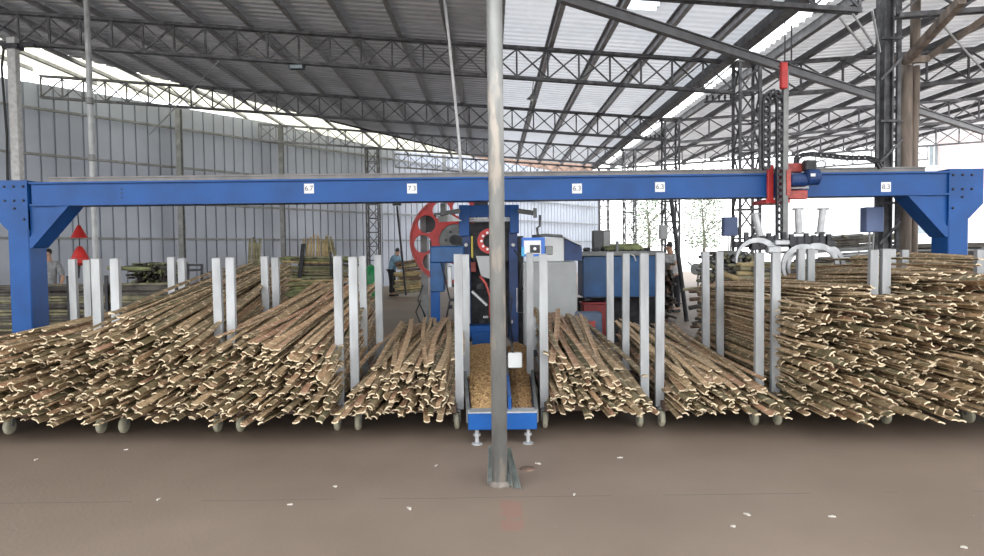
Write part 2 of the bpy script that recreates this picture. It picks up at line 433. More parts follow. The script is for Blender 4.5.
# white box post at far left
pB = P(15, 100, 14.0)
t = thing('box_post', 'white box-section post above the left blue column, topped by a dark shoe', 'post', (pB.x, 14.0, 0))
b = MB(); b.bevbox((pB.x, 14.0, 2.95), (.17, .15, 5.9), .01); b.build('shaft', whitep, t)
b = MB(); b.box((pB.x, 14.0, 5.72), (.30, .22, .10)); b.box((pB.x + .2, 13.97, 5.74), (.5, .07, .07)); b.build('top_shoe', darkm, t)
b = MB(); b.tube([(pB.x - .11, 13.9, 5.7), (pB.x - .17, 13.9, 5.3), (pB.x - .12, 13.9, 4.0), (pB.x - .14, 13.9, 3.2), (pB.x - .12, 13.9, .1)], .022, 6); b.build('cable', blackm, t)
for (px, lab) in ((180, 'dark wall column at the seam left of the leaning poles'), (281, 'wall column behind the stack of long culms'), (443, 'wall column furthest along the corrugated wall, above the red bandsaw wheel')):
    # point on wall line along that pixel
    k = (px - 489) / F; y = (13.6 + .703 * 19.3 - .3) / (.703 - k) if False else (27.17 - .45) / (.703 - k)
    x = k * y
    t = thing('wall_column', lab, 'column', (x, y, 0))
    b = MB(); b.box((x, y, 3.2), (.06, .16, 6.4)); b.box((x, y - .08, 3.2), (.16, .012, 6.4)); b.box((x, y + .08, 3.2), (.16, .012, 6.4)); b.build('shaft', postm, t)
    b = MB(); b.box((x, y, .01), (.3, .3, .02)); b.build('base_plate', postm, t)

# ------------------------------------------------------------------ roof trusses
def truss(label, x0, x1, y, H, depth=.60, pitch=.62, mt=None, indiv=True, name='roof_truss', group=None, ch=.06, wb=.035):
    mt = mt or trussm
    t = thing(name, label, 'truss', ((x0 + x1) / 2, y, H((x0 + x1) / 2) - depth), group)
    for nm, dz in (('top_chord', 0), ('bottom_chord', -depth)):
        b = MB()
        b.box(((x0 + x1) / 2, y, 0), (.001, .001, .001)) if False else None
        for s in (-1, 1):
            b.bar((x0, y + s * .05, H(x0) + dz - ch / 2), (x1, y + s * .05, H(x1) + dz - ch / 2), .045, ch)
        b.build(nm, mt, t)
    n = max(1, round((x1 - x0) / pitch)); px = (x1 - x0) / n
    allw = MB()
    for i in range(n + 1):
        x = x0 + i * px
        b = MB() if indiv else allw
        b.bar((x, y, H(x) - depth), (x, y, H(x) - ch), wb, wb)
        if indiv: b.build('vertical_strut', mt, t)
        if i < n:
            xx = x + px
            b = MB() if indiv else allw
            b.bar((x, y - .018, H(x) - ch), (xx, y - .018, H(xx) - depth), wb * .8, wb * .8)
            if indiv: b.build('diagonal_strut', mt, t)
            b = MB() if indiv else allw
            b.bar((x, y + .018, H(x) - depth), (xx, y + .018, H(xx) - ch), wb * .8, wb * .8)
            if indiv: b.build('diagonal_strut', mt, t)
    if not indiv: allw.build('webbing', mt, t)
    return t
TY = [9.4, 14.2, 20.2, 26.2, 32.2]
nice = ['nearest roof truss, cropped by the top edge of the photo', 'second roof truss from the camera, spanning the left bay just under the photo top',
        'third roof truss from the camera in the left bay', 'fourth roof truss from the camera in the left bay, above the wall',
        'fifth roof truss from the camera in the left bay, just above the blue beam', 'furthest roof truss of the left bay']
for i, y in enumerate(TY):
    x0 = {0: -6.0, 1: -16.9}.get(i, wallX(y) + .15)
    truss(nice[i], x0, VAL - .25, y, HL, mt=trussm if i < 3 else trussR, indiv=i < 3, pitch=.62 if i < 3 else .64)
niceR = ['roof truss of the right bay nearest the camera', 'upper lattice truss right of the big timber pillars', 'middle lattice truss of the right bay', 'third lattice truss down in the right bay', 'lowest lattice truss of the right bay, furthest away']
for i, y in enumerate(TY[:5]):
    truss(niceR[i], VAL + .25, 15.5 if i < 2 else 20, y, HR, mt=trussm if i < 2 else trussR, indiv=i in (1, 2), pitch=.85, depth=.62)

# purlins
for k in range(-18, 5):
    x = .2 + k
    if x > 4.6: continue
    y1 = 32.4
    ys = TY[0] - 6
    yw = (x + 13.6) / .703 + 19.3 - .6      # where the wall cuts it off
    y1 = min(y1, yw)
    if y1 < 8: continue
    b = MB(); z = HL(x)
    b.box((x, (ys + y1) / 2, z + .065), (.02, y1 - ys, .12)); b.box((x + .035, (ys + y1) / 2, z + .012), (.09, y1 - ys, .012)); b.box((x - .035, (ys + y1) / 2, z + .125), (.06, y1 - ys, .012))
    b.build('roof_purlin', purlm, label='steel purlin running away under the dark sheets of the left bay' if x < 0 else 'steel purlin running away under the bright sheets left of the valley', cat='purlin', group='purlins under the left bay' if x < 0 else 'purlins under the sheets left of the valley')
for k in range(10):
    x = 6.3 + k * 1.25
    b = MB(); b.box((x, 18, HR(x) + .065), (.025, 28.6, .12)); b.box((x + .035, 18, HR(x) + .012), (.09, 28.6, .012))
    b.build('roof_purlin', purlD, label='steel purlin running away under the sheets of the right bay', cat='purlin', group='purlins under the right bay')
# valley beams and gutter edge
b = MB(); b.box((4.72, 18, 5.36), (.14, 29, .20)); b.box((4.72, 18, 5.26), (.22, 29, .02)); b.build('valley_beam', trussm, label='dark heavy beam along the left side of the bright roof valley', cat='beam')
b = MB(); b.box((5.55, 18, 5.33), (.10, 29, .16)); b.build('valley_beam', trussm, label='thinner dark beam along the right side of the bright roof valley', cat='beam')
for i in range(10):
    y = 6.5 + i * 2.6
    b = MB(); b.bar((4.72, y, 5.56), (5.55, y, 5.50), .05, .04); b.build('valley_tie', galv, label='short steel tie bridging the open roof valley', cat='tie bar', group='ties across the roof valley')

# lattice columns on the valley line
def lattice_column(label, x, y, z1, w_=.40, mt=None, panel=.55, indiv=True, ch=.05, group=None):
    mt = mt or trussm
    t = thing('lattice_column', label, 'column', (x, y, 0), group)
    h = w_ / 2
    for sx in (-1, 1):
        for sy in (-1, 1):
            b = MB(); b.box((x + sx * h, y + sy * h, z1 / 2), (ch, ch, z1)); b.build('corner_angle', mt, t)
    lace = MB(); n = int(z1 / panel); p = z1 / n
    for i in range(n):
        z = i * p
        for (ax, ay, bx, by) in ((-1, -1, 1, -1), (1, -1, 1, 1), (1, 1, -1, 1), (-1, 1, -1, -1)):
            lace.bar((x + ax * h, y + ay * h, z + .02), (x + bx * h, y + by * h, z + .02), .03, .03)
            if i % 2: ax, ay, bx, by = bx, by, ax, ay
            lace.bar((x + ax * h, y + ay * h, z + .02), (x + bx * h, y + by * h, z + p), .028, .028)
    lace.build('lacing', mt, t)
    b = MB(); b.box((x, y, .012), (w_ + .18, w_ + .18, .024)); b.build('base_plate', mt, t)
    b = MB(); b.box((x, y, z1 + .02), (w_ + .14, w_ + .1, .04)); b.build('cap_plate', mt, t)
    return t
# nearest: a welded twin column with big round openings beside timber pillars
cx, cy = 5.25, 9.75
t = thing('twin_column', 'dark double steel column with cross ties just left of the timber pillars', 'column', (cx, cy, 0))
for px, w_ in ((877, .04), (886, .11), (898, .05)):
    p = P(px, 130, cy); b = MB()
    if w_ > .1:
        b.box((p.x, cy, 2.55), (w_, .02, 5.1)); b.box((p.x - w_ / 2, cy, 2.55), (.02, .14, 5.1)); b.box((p.x + w_ / 2, cy, 2.55), (.02, .14, 5.1))
    else: b.box((p.x, cy, 2.55), (w_, w_, 5.1))
    b.build('upright', trussm, t)
for k in range(9):
    z = .5 + k * .56; a = P(877, 130, cy).x; c = P(898, 130, cy).x
    b = MB(); b.bar((a, cy - .09, z), (c, cy - .09, z + (.0 if k % 2 else .3)), .03, .03); b.build('cross_tie', trussm, t)
b = MB(); b.box((cx, cy, .012), (.5, .4, .024)); b.build('base_plate', trussm, t)
for px, r, lab in ((906, .085, 'thick weathered timber pillar right of the dark twin column'), (915, .055, 'thinner timber pillar, right-hand one of the pair')):
    p = P(px, 130, 10.1); b = MB()
    pts = [(p.x + random.uniform(-.006, .006), 10.1, z) for z in (0, 1, 2, 3, 4, P(px, 66, 10.1).z)]
    b.tube(pts, r, 10, rs=[r * random.uniform(.93, 1.05) for _ in pts]); b.build('timber_pillar', timber, smooth=True, label=lab, cat='pillar')
p = P(915, 57, 9.8); b = MB(); b.tube([(p.x, 9.8, p.z), (p.x, 9.8, p.z + .4), (p.x, 9.8, p.z + .85)], .065, 10); b.build('timber_strut', timber, smooth=True, label='short pale timber strut hanging above the timber pillars', cat='strut')
for (a, c, lab, wd) in (((905, 62, 9.9), (962, 0, 8.6), 'brown timber rafter rising to the right from the pillar head', .10), ((925, 60, 10.2), (1000, 8, 9.3), 'second brown timber rafter, the lower one, right of the pillar head', .07)):
    b = MB(); b.bar(P(*a), P(*c), wd, wd); b.build('timber_rafter', timber, label=lab, cat='rafter')
b = MB(); b.bar(P(893, 61, 9.95), P(928, 59, 9.95), .09, .09); b.build('crossbeam', timber, label='short timber cap lying across the two timber pillars', cat='cap beam')
for (a, c) in (((866, 50, 9.6), (840, 18, 9.2)), ((874, 46, 9.6), (853, 14, 9.2)), ((880, 52, 9.6), (872, 10, 9.2))):
    b = MB(); b.cyl(P(*a), P(*c), .016, 6); b.build('brace_rod', galv, label='thin pale brace rod fanning from the top of the dark twin column', cat='rod', group='brace rods at the twin column top')
b = MB(); b.cyl(P(936, 18, 9.5), P(990, 78, 9.8), .014, 6); b.build('brace_rod', galv, label='thin pale rod slanting down to the right photo edge under the roof', cat='rod')

lattice_column('lattice column with a blue-grey box, left of the crane mast', VAL, 14.2, 5.25)
lattice_column('lattice column with a pale box, right of the far standing person', VAL, 20.2, 5.25)
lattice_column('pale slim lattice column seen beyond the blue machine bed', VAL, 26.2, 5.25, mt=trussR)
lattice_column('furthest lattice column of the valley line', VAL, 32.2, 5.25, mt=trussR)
pc = P(373, 200, 30.2)
lattice_column('lattice column against the corrugated wall near the worker in blue', pc.x, 30.2, 6.0, w_=.5, mt=trussm, ch=.06)
# brackets with insulators on column tops
for (y, n, lab) in ((14.0, 5, 'crossarm with small insulators at the top of the mid lattice column'), (20.0, 5, 'crossarm with small insulators at the far lattice column top')):
    px = 718 if y < 15 else 652
    py = 102 if y < 15 else 140
    a = P(px - (14 if y < 15 else 8), py, y - .3); c = P(px + (16 if y < 15 else 14), py - 1, y - .3)
    t = thing('insulator_crossarm', lab, 'crossarm', a)
    b = MB(); b.bar(a, c, .04, .04); b.build('arm', darkm, t)
    for k in range(n):
        q = a.lerp(c, (k + .5) / n); b = MB(); b.lathe(q, [(.012, 0), (.02, .05), (.035, .07), (.02, .09), (.03, .11), (.01, .13)], 8); b.build('insulator', darkm, t)
# the long diagonal brace under the roof
b = MB(); a = P(560, -4, 8.2); c = P(985, 132, 16.0)
d = (c - a).normalized(); b.bar(a, c, .015, .12); b.bar(a + Vector((0, 0, .06)), c + Vector((0, 0, .06)), .09, .012); b.bar(a - Vector((0, 0, .06)), c - Vector((0, 0, .06)), .09, .012)
b.build('diagonal_brace', mat('brace_steel', (.13, .13, .135), .5, .3), label='long dark diagonal brace crossing under the bright roof to the right', cat='brace')
b = MB(); b.cyl(P(222, 58, 16), P(150, 134, 19), .018, 6); b.build('tie_rod', galv, label='thin pale tie rod slanting down the wall under the left truss', cat='rod')
b = MB(); b.cyl(P(235, 56, 16), P(222, 60, 16), .018, 6)
b = MB(); a = P(330, 121, 23); c = P(455, 151, 29); b.cyl(a, c, .03, 6); b.build('tie_rod', darkm, label='long dark tie rod sloping under the third truss towards the blue beam', cat='rod')
# hanging white conduit
b = MB(); b.tube([P(444, -6, 10.6), P(449, 40, 10.6), P(454, 90, 10.6), P(459, 140, 10.6), P(461, 176, 10.6)], .022, 8); b.build('conduit', mat('conduit_white', (.6, .6, .6), .5, 0), smooth=True, label='slim white conduit hanging from the roof left of the front pole', cat='conduit')
# pendant lamp, flood light
p = P(532, 97, 17)
t = thing('pendant_lamp', 'small dark conical pendant lamp hanging right of the front pole', 'lamp', p)
b = MB(); b.cyl((p.x, 17, p.z + .05), (p.x + .05, 17, HL(p.x) + .1), .009, 6); b.build('cord', darkm, t)
b = MB(); b.lathe(p, [(.13, -.05), (.125, -.035), (.05, .02), (.03, .07)], 16); b.build('lamp_shade', postm, t, smooth=True)
b = MB(); b.lathe(p, [(.01, -.11), (.035, -.09), (.03, -.05)], 10); b.build('bulb', whitec, t, smooth=True)
p = P(297, 67, 14.2)
t = thing('flood_light', 'small dark floodlight fixed under the second truss on the left', 'lamp', p)
b = MB(); b.bevbox(p, (.30, .14, .10), .015); b.build('housing', darkm, t)
b = MB(); b.box(p + Vector((0, -.075, -.01)), (.25, .01, .07)); b.build('lens', glassm, t)
b = MB(); b.bar(p + Vector((-.16, 0, 0)), p + Vector((-.16, 0, .10)), .02); b.bar(p + Vector((.16, 0, 0)), p + Vector((.16, 0, .10)), .02); b.build('bracket', darkm, t)

# ------------------------------------------------------------------ blue gantry
t = thing('gantry_frame', 'long blue steel gantry beam on two blue columns spanning the row of carts', 'gantry', (0, 9.15, 0))
YF = 9.0; S = YF / F
ZT, ZB = 2.535, 2.235
XL0, XL1, XR0, XR1 = -6.20, -5.93, 5.86, 6.12
b = MB(); b.box((0, 9.17, (ZT + ZB) / 2), (XR0 - XL1, .30, ZT - ZB - .03)); b.box((0, 9.15, ZT - .01), (XR0 - XL1, .36, .022)); b.box((0, 9.15, ZB + .01), (XR0 - XL1, .36, .022))
b.build('main_beam', blue, t)
b = MB(); b.box((-.05, 9.2, ZT + .035), (11.4, .10, .07)); b.box((-.05, 9.2, ZT + .07), (11.4, .14, .018)); b.build('rail', mat('rail_steel', (.22, .21, .20), .6, .2), t)
def post(x0, x1, s):
    xc = (x0 + x1) / 2
    b = MB(); b.bevbox((xc, 9.17, 1.1), (x1 - x0, .36, 2.2), .012); b.build('column', blue, t)
    zt = ZT + .03; out = x0 if s > 0 else x1; inn = x1 if s > 0 else x0
    h = MB()
    h.prism([(inn, zt), (out - s * .18, zt), (out - s * .18, 2.12), (out, 1.93), (inn, 1.93)], 9.0 - .012, 9.34); fix_normals(h.build('column_head', blue, t))
    g = MB()
    g.prism([(inn, 2.235), (inn + s * .52, 2.235), (inn + s * .42, 2.235), (inn, 1.72)], 9.03, 9.045)
    g.prism([(inn + s * .52, 2.235), (inn + s * .40, 2.235), (inn - 0, 1.83), (inn, 1.70), (inn + s * .03, 1.70)], 9.0, 9.33)
    fix_normals(g.build('haunch', blue, t))
    p = MB(); p.box((xc, 9.17, .012), (.5, .55, .024)); p.build('base_plate', blue, t)
    for (dx, dz) in ((.05, .08), (.05, .26), (.17, .08), (.17, .26), (.29, .08), (.29, .26), (.17, .36), (.05, .5)):
        q = MB(); q.lathe((inn - s * dx, 8.985, zt - dz), [(.016, .006), (.016, -.008), (.010, -.014)], 6, 'Y'); q.build('bolt', darkm, t)
post(XL0, XL1, 1); post(XR0, XR1, -1)
def text_obj(s, size, loc, mt, parent, name='printed_number', ext=.001):
    cu = bpy.data.curves.new(name, 'FONT'); cu.body = s; cu.size = size; cu.extrude = ext; cu.align_x = 'CENTER'; cu.align_y = 'CENTER'
    tmp = bpy.data.objects.new(name, cu); col.objects.link(tmp)
    bpy.context.view_layer.update()
    me = bpy.data.meshes.new_from_object(tmp.evaluated_get(bpy.context.evaluated_depsgraph_get()))
    bpy.data.objects.remove(tmp)
    me.materials.clear(); me.materials.append(mt); me.transform(Matrix.Rotation(PI / 2, 4, 'X')); me.transform(Matrix.Translation(loc - wloc(parent)))
    o = bpy.data.objects.new(name, me); col.objects.link(o); o.parent = parent; WL[o.name] = wloc(parent); return o
for px, s in ((309, '6.7'), (412, '7.3'), (577, '6.3'), (660, '6.3'), (886, '8.3')):
    p = P(px, 188.5 if px < 600 else 187, 9.015); b = MB(); b.box((p.x, 9.017, p.z), (.125, .006, .125)); pl = b.build('number_plate', stick, t)
    text_obj(s, .088, Vector((p.x, 9.012, p.z)), ink, pl)
b = MB(); p = P(121, 193, 9.0)
for dz in (-.06, .0, .05): b.box((p.x, 9.015, p.z + dz), (.02, .008, .014))
b.build('splice_bolt', darkm, t)

# trolley with mast, cable chain, motor and gripper claws
t = thing('gripper_trolley', 'red crane trolley on the blue beam with tall mast and curved aluminium claws', 'crane', P(784, 190, 8.8))
YT = 8.82
def bp(mb, x0, y0, x1, y1, Y, dep, bev=0, mi=0):
    """box whose near face spans the given view at distance Y, dep metres deep"""
    a = P((x0 + x1) / 2, (y0 + y1) / 2, Y); wd = abs(x1 - x0) * Y / F; ht = abs(y1 - y0) * Y / F
    if bev: return mb.bevbox((a.x, Y + dep / 2, a.z), (wd, dep, ht), bev, mi)
    return mb.box((a.x, Y + dep / 2, a.z), (wd, dep, ht), None, mi)
b = MB(); bp(b, 768, 165, 774, 201, 8.93, .06, .01); bp(b, 766, 199, 790, 203, 8.9, .45); b.build('carriage_plate', red, t)
b = MB(); bp(b, 784, 168, 790, 198, 8.8, .15, .01); bp(b, 787, 163, 803, 172, 8.86, .10, .01); bp(b, 789, 190, 808, 199, 8.86, .10, .01); bp(b, 787, 170, 791, 195, 8.7, .2); b.build('carriage', redd, t)
b = MB(); bp(b, 790, 186, 809, 188.5, 8.82, .15); bp(b, 790, 173, 793, 187, 8.84, .06); b.build('carriage_bracket', galv, t)
b = MB(); m_ = P(797, 180, 8.76); b.lathe(m_, [(.05, -.10), (.085, -.09), (.085, .10), (.05, .11)], 16, 'X')
m2 = P(813, 177, 8.74); b.lathe(m2, [(.07, -.10), (.10, -.08), (.10, .06), (.07, .08)], 16, 'X'); mo = b.build('drive_motor', blue_d, t, smooth=False)
b = MB(); q = P(813, 175, 8.62); b.box(q, (.055, .012, .035)); b.build('rating_plate', stick, mo)
b = MB(); bp(b, 806, 160, 817, 170, 8.7, .12, .01); b.build('junction_box', darkm, t)
b = MB(); b.tube([P(x, y, 8.78) for x, y in ((814, 163), (822, 160), (826, 163), (824, 168))], .008, 6); b.build('motor_cable', blackm, t)
b = MB(); bp(b, 783.5, 70, 788.5, 238, 8.72, .075); b.build('mast', postm, t)
b = MB(); bp(b, 781.5, 118, 784.5, 238, 8.74, .04); b.build('mast_rack', darkm, t)
b = MB(); bp(b, 781.8, 62, 788.2, 88, 8.68, .08, .01); bp(b, 781.5, 62, 783, 66, 8.68, .05); b.build('mast_cap', red, t)
b = MB(); bp(b, 784.5, 20, 785.6, 64, 8.7, .01); bp(b, 791, 26, 792.3, 64, 8.9, .012); bp(b, 784.5, 62, 792.3, 63, 8.7, .2); b.build('guide_rod', darkm, t)
# cable chain: links along the loop
def chain(path, Y, w_, hh, par, dep=.06, nm='cable_chain'):
    b = MB(); pts = []
    for i in range(len(path) - 1):
        a, c = Vector(path[i]), Vector(path[i + 1]); n = max(1, round((c - a).length / 6.2))
        for k in range(n): pts.append(a.lerp(c, k / n))
    pts.append(Vector(path[-1]))
    for i in range(len(pts) - 1):
        a = P(pts[i].x, pts[i].y, Y); c = P(pts[i + 1].x, pts[i + 1].y, Y); d = (c - a); L = d.length; d.normalize()
        n = Vector((-d.z, 0, d.x))
        for s in (-1, 1): b.bar(a + n * s * w_ / 2, c + n * s * w_ / 2, .022, dep, up=Vector((0, 1, 0)))
        mm = a
        b.bar(mm - n * w_ / 2, mm + n * w_ / 2, .035, dep, up=Vector((0, 1, 0)))
    return b.build(nm, darkm, par)
loop = [(766, 168), (766, 105), (767, 98), (770, 94), (775, 93), (779, 97), (780, 105), (780, 238)]
chain(loop, 8.76, .075, .05, t)
chain([(796, 166), (797, 158), (802, 155), (812, 154), (830, 156), (850, 158), (868, 158), (877, 161), (881, 168)], 9.0, .035, .03, t, .05, 'energy_chain')
# gripper head
b = MB(); bp(b, 735, 241, 836, 247, 8.75, .10, .01); bp(b, 752, 236, 775, 250, 8.7, .12, .01); bp(b, 792, 236, 826, 249, 8.7, .12, .01)
for k in range(12):
    x = 745 + k * 7.5; bp(b, x, 232 + (k * 7) % 5, x + 4, 246, 8.69, .05)
b.build('gripper_frame', darkm, t)
b = MB(); bp(b, 769, 246, 782, 253, 8.6, .14, .012); bp(b, 776, 240, 790, 245, 8.62, .14, .01); b.build('mounting_block', alu, t)
for (x0, y0, x1, y1) in ((798, 209, 799, 233), (823, 209, 820, 233), (755, 214, 760, 236)):
    b = MB(); b.cyl(P(x0, y0, 8.74), P(x1, y1, 8.74), .042, 12); cy_ = b.build('air_cylinder', galv, t)
    b = MB(); q = P(x0, y0, 8.74); b.box(q, (.12, .07, .022)); q = P(x1, y1, 8.74); b.box(q, (.11, .07, .03)); b.build('end_cap', postm, cy_)
def claw(pts, Y, wd, par):
    n = len(pts); L_ = []; R_ = []
    for i in range(n):
        a = Vector(pts[max(0, i - 1)]); c = Vector(pts[min(n - 1, i + 1)]); d = (c - a).normalized(); nn = Vector((-d.y, d.x))
        wv = wd * (1 - .75 * (i / (n - 1)) ** 1.6); p = Vector(pts[i])
        q1 = P(p.x + nn.x * wv, p.y + nn.y * wv, Y); q2 = P(p.x - nn.x * wv, p.y - nn.y * wv, Y)
        L_.append((q1.x, q1.z)); R_.append((q2.x, q2.z))
    b = MB()
    for i in range(n - 1): b.prism([L_[i], L_[i + 1], R_[i + 1], R_[i]], Y - .02, Y + .02)
    return fix_normals(b.build('claw', alu, par))
def arc(cx, cy, r, a0, a1, n=12, sx=1, sy=1): return [(cx + sx * r * math.cos(R(a0 + (a1 - a0) * i / n)), cy - sy * r * math.sin(R(a0 + (a1 - a0) * i / n))) for i in range(n + 1)]
claw(arc(757, 261, 21, 20, 185), 8.70, 3.0, t)
claw(arc(803, 267, 20, 70, 225), 8.66, 3.2, t)
claw(arc(817, 266, 20, 110, -50), 8.66, 3.2, t)
claw(arc(823, 266, 20, 100, -50), 8.86, 2.8, t)
claw(arc(808, 267, 20, 70, 225), 8.86, 2.8, t)
b = MB(); bp(b, 797, 247, 802, 272, 8.82, .05, .005); bp(b, 801, 250, 818, 254, 8.7, .1); b.build('claw_hinge', alu, t)

# ------------------------------------------------------------------ front pole and scrap
b0 = P(500, 487, 4.72)
t = thing('support_pole', 'thick grey steel pole standing in the foreground, paint flaking near its foot', 'pole', (b0.x, 4.72, 0))
b = MB(); b.cyl((b0.x, 4.72, 0), (b0.x, 4.72, HL(0) + .12), .053, 28); b.build('shaft', polem, t, smooth=True)
b = MB(); b.lathe((b0.x, 4.72, 0), [(.085, 0), (.08, .012), (.062, .022), (.055, .03)], 20); b.build('mortar_collar', mat('mortar', (.19, .165, .14), .9, 0, .2, 20), t, smooth=True)
def channel(a, c, w_, lab):
    a = Vector(a); c = Vector(c); d = (c - a).normalized(); x = d.cross(Vector((0, -1, 0))).normalized(); y = Vector((0, -1, 0))
    b = MB(); b.bar(a, c, w_, .004, up=Vector((0, 1, 0)))
    for s in (-1, 1): b.bar(a + x * s * w_ / 2 + y * .012, c + x * s * w_ / 2 + y * .012, .004, .026, up=Vector((0, 1, 0)))
    b.build('steel_channel', scrap, label=lab, cat='channel')
channel(P(490.5, 484, 4.73), P(491.5, 446, 4.85), .038, 'short greenish steel channel leaning left of the front pole foot')
channel(P(520, 496, 4.60), P(508, 448, 4.86), .036, 'longer bent steel channel leaning right of the front pole foot')
channel(P(512, 491, 4.66), P(505, 452, 4.84), .022, 'narrow steel channel squeezed between the pole and the longer channel')
b = MB(); b.lathe((.24, 5.05, 0), [(.06, 0), (.055, .008), (.02, .012)], 12); b.build('floor_drain_cap', rust, label='flat dark round cap on the floor right of the front pole', cat='cap')

# ------------------------------------------------------------------ chip bed
t = thing('chip_conveyor', 'low blue steel tray on screw feet filled with chips behind the front pole', 'conveyor', (.08, 7.5, 0))
xa, xb = P(468, 421, 5.66).x, P(537, 421, 5.66).x
z0, z1 = P(500, 430, 5.66).z, P(500, 413, 5.66).z
b = MB(); b.bevbox(((xa + xb) / 2, 5.69, (z0 + z1) / 2), (xb - xa, .06, z1 - z0), .006); b.build('end_beam', blue, t)
b = MB(); b.box(((xa + xb) / 2, 5.73, z1 + .004), (xb - xa, .14, .012)); b.build('top_plate', galv, t)
b = MB(); b.add([(xa, 5.72, z1 - .06), (xb, 5.72, z1 - .06), (.52, 9.9, z1 - .06), (-.42, 9.9, z1 - .06)], [(0, 1, 2, 3)]); b.add([(xa, 5.72, z0), (xb, 5.72, z0), (.52, 9.9, z0), (-.42, 9.9, z0)], [(3, 2, 1, 0)]); b.build('tray', blue_d, t)
for (xA, xB) in ((xa, -.42), (xb, .52)):
    b = MB(); b.bar((xA, 5.72, z1 - .04), (xB, 9.9, z1 - .04), .03, .11); b.build('side_rail', postm, t)
b = MB(); b.bar((.135, 5.74, z1 + .05), (.16, 9.9, z1 + .05), .025, .14); b.build('divider', blue, t)
for x in (xa + .07, xb - .07):
    for y in (5.72, 9.6):
        b = MB(); b.cyl((x, y, 0.012), (x, y, z0), .017, 10); b.lathe((x, y, z0 - .05), [(.03, -.012), (.03, .012)], 6)
        b.lathe((x, y, 0), [(.045, 0), (.045, .01), (.02, .018)], 12); b.build('screw_foot', galv, t)
# white box on the divider
q = P(515, 360, 6.7)
t2 = thing('control_box', 'small white box on the blue divider of the chip tray', 'box', q)
b = MB(); b.bevbox(q, (.135, .08, .145), .008); b.build('housing', whitec, t2)
b = MB(); b.tube([q + Vector((-.02, 0, .07)), q + Vector((-.03, .05, .16)), q + Vector((-.07, .25, .2)), q + Vector((-.08, .6, .5))], .010, 6); b.build('cable', blackm, t2, smooth=True)
b = MB(); b.bar(q + Vector((-.075, .03, -.20)), q + Vector((-.075, .03, .03)), .02, .02); b.build('bracket', darkm, t2)
def chips(name, xf0, xf1, lab, mt, n):
    b = MB()
    vs = []; fs = []; NX, NY = 10, 60
    for j in range(NY + 1):
        y = 5.80 + j * (9.9 - 5.80) / NY; tt = (y - 5.8) / 4.1
        for i in range(NX + 1):
            s = i / NX; x = xf0(y) + (xf1(y) - xf0(y)) * s
            z = z1 - .045 + .05 * math.sin(PI * s) * min(1, 3 * tt + .3) + random.uniform(-.008, .008)
            vs.append((x, y, z))
    for j in range(NY):
        for i in range(NX): k = j * (NX + 1) + i; fs.append((k, k + 1, k + NX + 2, k + NX + 1))
    b.add(vs, fs, 0)
    for k in range(n):
        tt = random.random() ** 1.3; y = 5.82 + tt * 4; s = random.uniform(.02, .98); x = xf0(y) + (xf1(y) - xf0(y)) * s
        z = z1 - .045 + .05 * math.sin(PI * s) * min(1, 3 * tt + .3) + .008
        rot = Matrix.Rotation(random.uniform(0, PI), 3, 'Z') @ Matrix.Rotation(random.uniform(-.6, .6), 3, 'X') @ Matrix.Rotation(random.uniform(-.5, .5), 3, 'Y')
        b.box((x, y, z), (random.uniform(.012, .026), random.uniform(.008, .014), .003), rot, random.choice((0, 1, 1)))
    b.build(name, mt, label=lab, cat='wood chips', kind='stuff')
e = .03
chips('wood_chips', lambda y: xa + (y - 5.72) * (-.42 - xa) / 4.18 + e, lambda y: .105 + (y - 5.72) * .006, 'orange-brown bamboo chips filling the left lane of the blue tray', [chipm, chipm2], 4200)
chips('wood_chips', lambda y: .165 + (y - 5.72) * .006, lambda y: xb + (y - 5.72) * (.52 - xb) / 4.18 - e, 'darker chips filling the right lane of the blue tray', [mat('wood_chip_dark', (.30, .18, .08), .8, 0, .3, 35, rgb2=(.13, .075, .03)), chipm], 3000)

# ------------------------------------------------------------------ stake carts
names = ['cart beyond the left photo edge', 'leftmost cart in view', 'second cart from the left', 'third cart from the left', 'cart just left of the chip tray', 'cart just right of the chip tray', 'second cart right of the chip tray', 'third cart right of the chip tray', 'fourth cart right of the chip tray', 'cart at the right photo edge']
def wx(px, Y=6.2): return P(px, 425, Y).x
# (left wheel px, right wheel px) at front
wheels = [(-112, -14), (8, 100), (123, 217), (240, 337), (358, 457), (545, 640), (662, 755), (778, 863), (887, 970), (993, 1085)]
#  pile: front face x-extent in px (at 5.75) , front top heights L/R, rear top heights L/R
piles = [(-.10, .04, .72, .78, .62, .70), (-.10, .06, .84, .98, .92, 1.10), (-.10, .05, 1.07, .98, 1.40, 1.40), (-.16, .06, .88, .78, 1.22, 1.14),
         (-.12, .00, .50, .62, .62, .74), (.00, .10, .66, .42, .80, .66), (-.02, .16, .50, .42, .66, .56), (-.02, .17, 1.22, 1.22, 1.04, 1.14), (-.08, .08, 1.26, 1.46, 1.10, 1.36), (-.10, .1, 1.42, 1.4, 1.42, 1.42)]
DECK = .25
YFS, YRS = 6.28, 7.62
stF = [(-125, -20), (-10, 97), (115, 218), (230, 338), (353, 458), (543, 644), (659, 759), (775, 872), (885, 979), (992, 1085)]
stR = [(-20, 74), (88, 172), (182, 266), (276, 363), (379, 465), (529, 610), (625, 706), (720, 800), (811, 892), (905, 985)]
